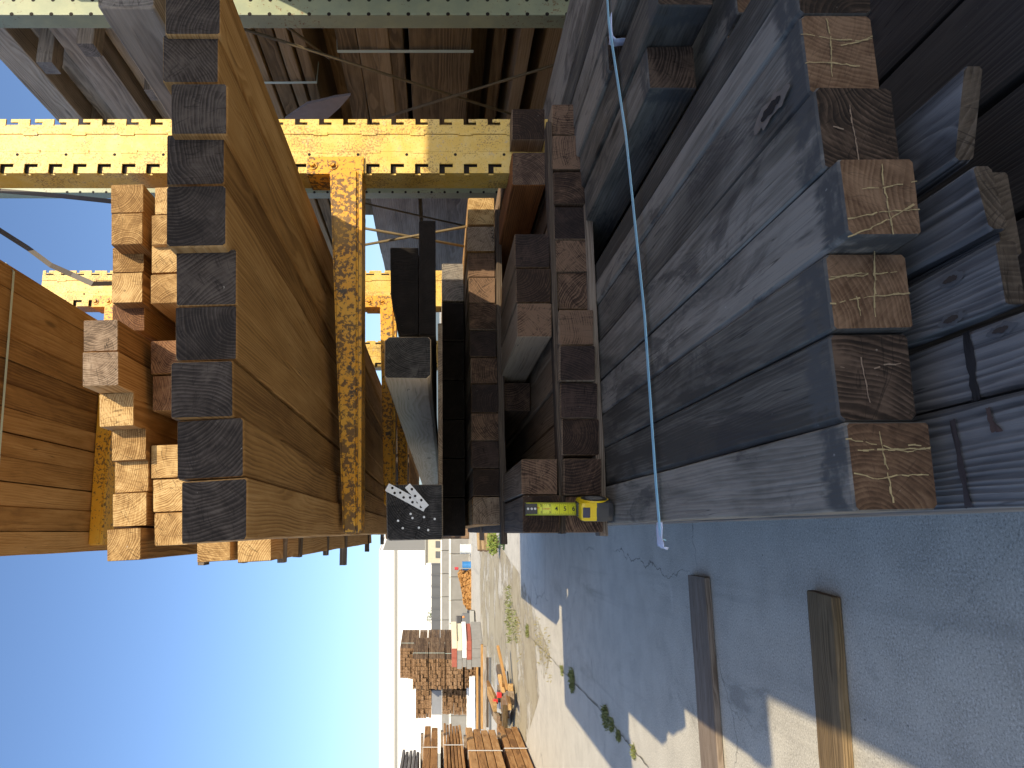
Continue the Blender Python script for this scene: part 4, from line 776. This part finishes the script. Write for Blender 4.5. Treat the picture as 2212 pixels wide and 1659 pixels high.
# forklift behind the fence, pole
p = att(930, 1472, 46); o = MB().tube((0, 0, 0), (0, 0, H+(HX-900)/F*46), .035, 8).build('utility_pole', M['store'], None); o.location = (p.x, p.y, 0); tag(o, 'thin tan pole standing in front of the white warehouse', 'pole')
p = att(930, 1500, 47); e = empty('forklift', (p.x, p.y, 0), R(8)); tag(e, 'black forklift parked in front of the white warehouse', 'forklift')
MB().box(-1.0, 1.0, 0, 1.1, .5, 1.3, 0, .1).build('body', M['caseb'], e)
b = MB()
for x in (-.7, .6): b.tube((x, .1, 1.3), (x*.8, .1, 2.3), .05, 8); b.tube((x, 1.0, 1.3), (x*.8, 1.0, 2.3), .05, 8)
b.box(-.7, .6, 0, 1.1, 2.25, 2.33); b.build('cage', M['caseb'], e); MB().box(1.0, 1.12, .1, 1.0, .1, 2.6).build('mast', dgrey, e)
for x in (-.65, .7): MB().tube((x, -.05, .35), (x, .2, .35), .35, 18).build('wheel', M['caseb'], e)

def lumber_stack(name, x0, x1, ya, yb, t0, dirn, Ld, lb, mat, nz, ny, group, strap=True, gap=0.0, cat='lumber bundle'):
    """a strapped bundle: end face between photo rows ya..yb and columns x0..x1 at distance t0, boards running along dirn"""
    pa = att(x1, yb, t0); pb = att(x1, ya, t0); top = att(x0, yb, t0).z; bot = max(0.02, pa.z); wdt = (pb-pa).length
    p = Vector((pa.x, pa.y, bot)); ex = Vector((pb.x-pa.x, pb.y-pa.y, 0)).normalized(); e = empty(name, p, math.atan2(ex.y, ex.x)); tag(e, lb, cat, group)
    hh = top-bot; lean = dirn
    for i in range(nz):
        b = MB()
        for j in range(ny):
            xa, xb = wdt*j/ny+.004, wdt*(j+1)/ny-.004; za, zb = hh*i/nz+.003, hh*(i+1)/nz-.003; off = random.uniform(-.05, .05)
            b.hexa([(xa, off, za), (xb, off, za), (xb, off, zb), (xa, off, zb), (xa+lean*Ld, Ld, za), (xb+lean*Ld, Ld, za), (xb+lean*Ld, Ld, zb), (xa+lean*Ld, Ld, zb)])
        b.build('board_layer', mat, e)
    if strap:
        s_ = MB(); u = .25*Ld
        ribbon(s_, [(-.006+lean*u, u, 0), (-.006+lean*u, u, hh+.004), (wdt+.006+lean*u, u, hh+.004), (wdt+.006+lean*u, u, 0)], (0, 1, 0), .03, .003); s_.build('strap', M['strap'], e)
    return e
bro = wood('brown_bundle_wood', ((0.05, 0.03, 0.018), (0.13, 0.08, 0.045), (0.22, 0.15, 0.09)), ((0.07, 0.035, 0.015), (0.2, 0.115, 0.055), (0.33, 0.21, 0.12)), pitch=0.02, vary=0.5)
org = wood('orange_beam_wood', ((0.20, 0.095, 0.030), (0.37, 0.185, 0.062), (0.50, 0.28, 0.11)), ((0.15, 0.07, 0.03), (0.28, 0.15, 0.07), (0.38, 0.23, 0.12)), pitch=0.02, vary=0.6)
gro = wood('grey_rod_wood', ((0.07, 0.065, 0.06), (0.15, 0.14, 0.13), (0.24, 0.23, 0.21)), ((0.07, 0.065, 0.06), (0.15, 0.14, 0.13), (0.22, 0.2, 0.18)), pitch=0.02, vary=0.4)
rows = [(891, 924, 1423, 1489, 25, 9), (926, 960.5, 1423, 1489, 25, 10), (962.5, 1000, 1424, 1488, 25, 11), (1004, 1031, 1440, 1487, 25, 7)]
for i, (x0, x1, ya, yb, t, n) in enumerate(rows): lumber_stack('lumber_bundle', x0, x1, ya, yb, t, -.02, 2.2, f'{ORD[i]} brown board bundle from the top in the nearer tall tower', bro, n, 8, 'brown bundles in the tall tower')
for i, (x0, x1) in enumerate([(864, 903), (905, 922), (924, 950), (952, 985), (987, 1020)]): lumber_stack('lumber_bundle', x0, x1, 1400, 1466, 27.5, -.02, 2.2, f'{ORD[i]} brown board bundle from the top in the taller tower behind', bro, 7, 10, 'brown bundles in the taller tower behind')
for i, (x0, x1, ya, yb) in enumerate([(898, 932, 1491, 1551), (955.5, 980, 1487, 1543), (981, 999, 1490, 1545), (1000, 1012, 1492, 1545)]): lumber_stack('lumber_bundle', x0, x1, ya, yb, 26, .05, 4, ['brown bundle perched on the grey tarp', 'brown block-end bundle under the grey tarp', 'shaded brown bundle below the block-end one', 'lowest bundle under the tarp pile'][i], bro, 6, 6, 'brown bundles round the grey tarp')
a = att(954, 1548, 25.9); e_ = lumber_stack('tarp_bundle', 932.5, 954.5, 1492, 1545, 26.0, .05, 3.5, 'grey tarp-wrapped load between two brown bundles', plain('grey_tarp', (0.22, 0.23, 0.25), .6, .2, 4), 1, 1, 'wrapped load', cat='wrapped load')
# painted beams: red, cream, white and grey
pc = {'r': plain('faded_red_paint', (0.30, 0.085, 0.055), .8, .35, 8), 'c': plain('cream_paint', (0.62, 0.56, 0.40), .8, .15, 8), 'w': plain('white_paint', (0.75, 0.75, 0.73), .8, .08, 8), 'g': plain('grey_paint', (0.22, 0.215, 0.20), .85, .25, 8)}
for r_, (x0, x1, cols) in enumerate([(976, 987, 'grr'), (988, 998, 'rgg'), (999, 1008, 'gwg'), (1009, 1019, 'rrg'), (1020, 1042, 'ggg')]):
    for k, cc in enumerate(cols):
        ya = 1382+20*k+(4 if r_ % 2 else 0); pa = att(x1, ya, 22.4); pb = att(x1, ya+19, 22.4); zt = att(x0, ya, 22.4).z; zb = max(0, pa.z); ex = (pa-pb); ex.z = 0; wd = ex.length
        b = MB(); b.hexa([(0, 0, 0), (wd, 0, 0), (wd, 0, zt-zb), (0, 0, zt-zb), (.25, .95, 0), (wd+.25, .95, 0), (wd+.25, .95, zt-zb), (.25, .95, zt-zb)], 0); 
        o = b.build('painted_beam', pc[cc if k else 'crwrg'[r_] if r_ != 1 else 'c'], None); o.location = (pb.x, pb.y, zb+.002*r_); o.rotation_euler.z = math.atan2(ex.y, ex.x)
        tag(o, f'{["grey", "red", "white", "faded red", "weathered grey"][r_]} painted beam, {ORD[k]} from the right in tier {["one", "two", "three", "four", "five"][r_]} of the painted pile', 'beam', 'painted beams in the far pile')
def longbox(name, x, wd, ya, yb, lb, mat, cat, group=None, lift=0.0, dx=0):
    """a long thing lying across the far yard: photo column x, thickness wd, from row ya to yb"""
    a = G(x+wd/2+lift, ya); f = G(x+dx+wd/2+lift, yb); t = (a-O).dot(Vector((S, Cc, 0))); h = wd*t/F; p, L, rz = frame(a, f)
    o = timber(name, [(-h/2, 0), (h/2, 0), (h/2, h), (-h/2, h)], 0, L, mat, loc=(p.x, p.y, h/2+lift*t/F), rot=rz-math.pi/2, ch=h*.1, jit=.004); return tag(o, lb, cat, group)
wp = plain('white_pipe_plastic', (0.8, 0.8, 0.78), .5, .05, 4)
for i, (x, ya, yb) in enumerate([(1011, 1482, 1578), (1017, 1462, 1578), (1023, 1461, 1578)]): longbox('white_beam', x, 6, ya, yb,  f'{ORD[i]} long white beam from the back, lying before the brown towers', wp, 'beam', 'long white beams', lift=15-2*i)
for i, (x, ya, yb) in enumerate([(1031, 1387, 1578), (1036, 1400, 1578), (1041, 1392, 1574), (1047, 1396, 1578), (1053, 1420, 1570)]): longbox('long_board', x, 5, ya, yb, f'{ORD[i]} long tan board from the back in the low strapped row', [M['light'], M['stick'], M['light'], M['old'], M['stick']][i], 'board', 'long boards in the low row')
longbox('grey_pipe', 1059, 5, 1421, 1578, 'long grey pipe lying alone nearer than the tan boards', dgrey, 'pipe')
a = [G(1078, 1449), G(1098, 1449), G(1106, 1530), G(1078, 1530)]; b = MB(); b.add([(p.x, p.y, .03) for p in a]+[(p.x, p.y, .05) for p in a], [(0, 1, 2, 3), (4, 5, 6, 7), (0, 1, 5, 4), (1, 2, 6, 5), (2, 3, 7, 6), (3, 0, 4, 7)]); tag(b.build('roof_sheet', plain('grey_sheet', (.25, .25, .24), .6, .2, 2), None, (a[0].x, a[0].y, 0)), 'flat grey sheet lying beside the scrap wood', 'sheet')
for i in range(18):
    x, y = random.uniform(1084, 1126), random.uniform(1466, 1572); c = G(x, y); L = random.uniform(.3, .95); s_ = random.uniform(.05, .12)
    o = timber('scrap_wood', [(-s_, 0), (s_, 0), (s_, s_), (-s_, s_)], 0, L, random.choice([M['old'], M['light'], M['stick'], M['store']]), loc=(c.x, c.y, .05+.25*random.random()), rot=random.uniform(-1.2, .9), ch=.004); o.rotation_euler.x = random.uniform(-.12, .2)
    tag(o, 'piece of scrap timber in the tangled heap behind the orange bundles', 'scrap timber', 'scrap timber heap')
for i, (x, y) in enumerate([(1109, 1501), (1099, 1515)]):
    c = G(x, y); o = MB().box(-.045, .045, -.045, .045, 0, .09, 0, .012).build('red_can', plain('red_can_paint', (.6, .03, .03), .4), None); o.location = (c.x, c.y, .22); tag(o, ['farther', 'nearer'][i]+' small red can among the scrap timber', 'can', 'red cans in the scrap')
# big orange-brown bundles at the yard's left edge, long sides toward the rack
for i, (z0, z1, nz, mt, lb, xo, ye) in enumerate([(.03, .375, 3, org, 'orange-brown three-beam bundle resting on the ground', 0, 13.2), (.44, .945, 4, org, 'orange-brown four-beam bundle, second from the ground', 0.05, 12.9), (1.0, 1.31, 6, org, 'bundle of thin orange-brown boards, third from the ground', -.02, 13.45), (1.40, 1.645, 2, org, 'two-beam orange-brown bundle under the grey poles', -.15, 13.8), (1.72, 2.03, 5, gro, 'bundle of thin grey poles on top of the orange bundles', -.45, 13.5)]):
    e = empty('timber_bundle', (-3.28+xo, ye, z0)); tag(e, lb, 'lumber bundle', 'big bundles at the left of the yard')
    for k in range(nz):
        h = (z1-z0)/nz; nx = 4 if nz < 5 else 8; 
        for j in range(nx if k == nz-1 else 1):
            wd = 1.15/nx if k == nz-1 else 1.15
            o = timber('beam', [(0, 0), (-wd+.008, 0), (-wd+.008, h-.012), (0, h-.012)], 0, 5.2, mt, ch=.006, loc=(-wd/2-wd*j, -5.2+random.uniform(-.08, .08), h*k+h/2), n=10); o.parent = e
    for yy in (-1.3, -4.0):
        b = MB(); ribbon(b, [(.008, yy, -.01), (.008, yy, z1-z0+.004), (-1.16, yy, z1-z0+.004), (-1.16, yy, -.01)], (0, 1, 0), .035, .004); b.build('strap', cap, e)
    if i < 4:
        for yy in (-.7, -4.4): s_ = MB().box(-1.2, .06, yy-.05, yy+.05, z1-z0+.003, z1-z0+.05); s_.build('dunnage', M['stick'], e)
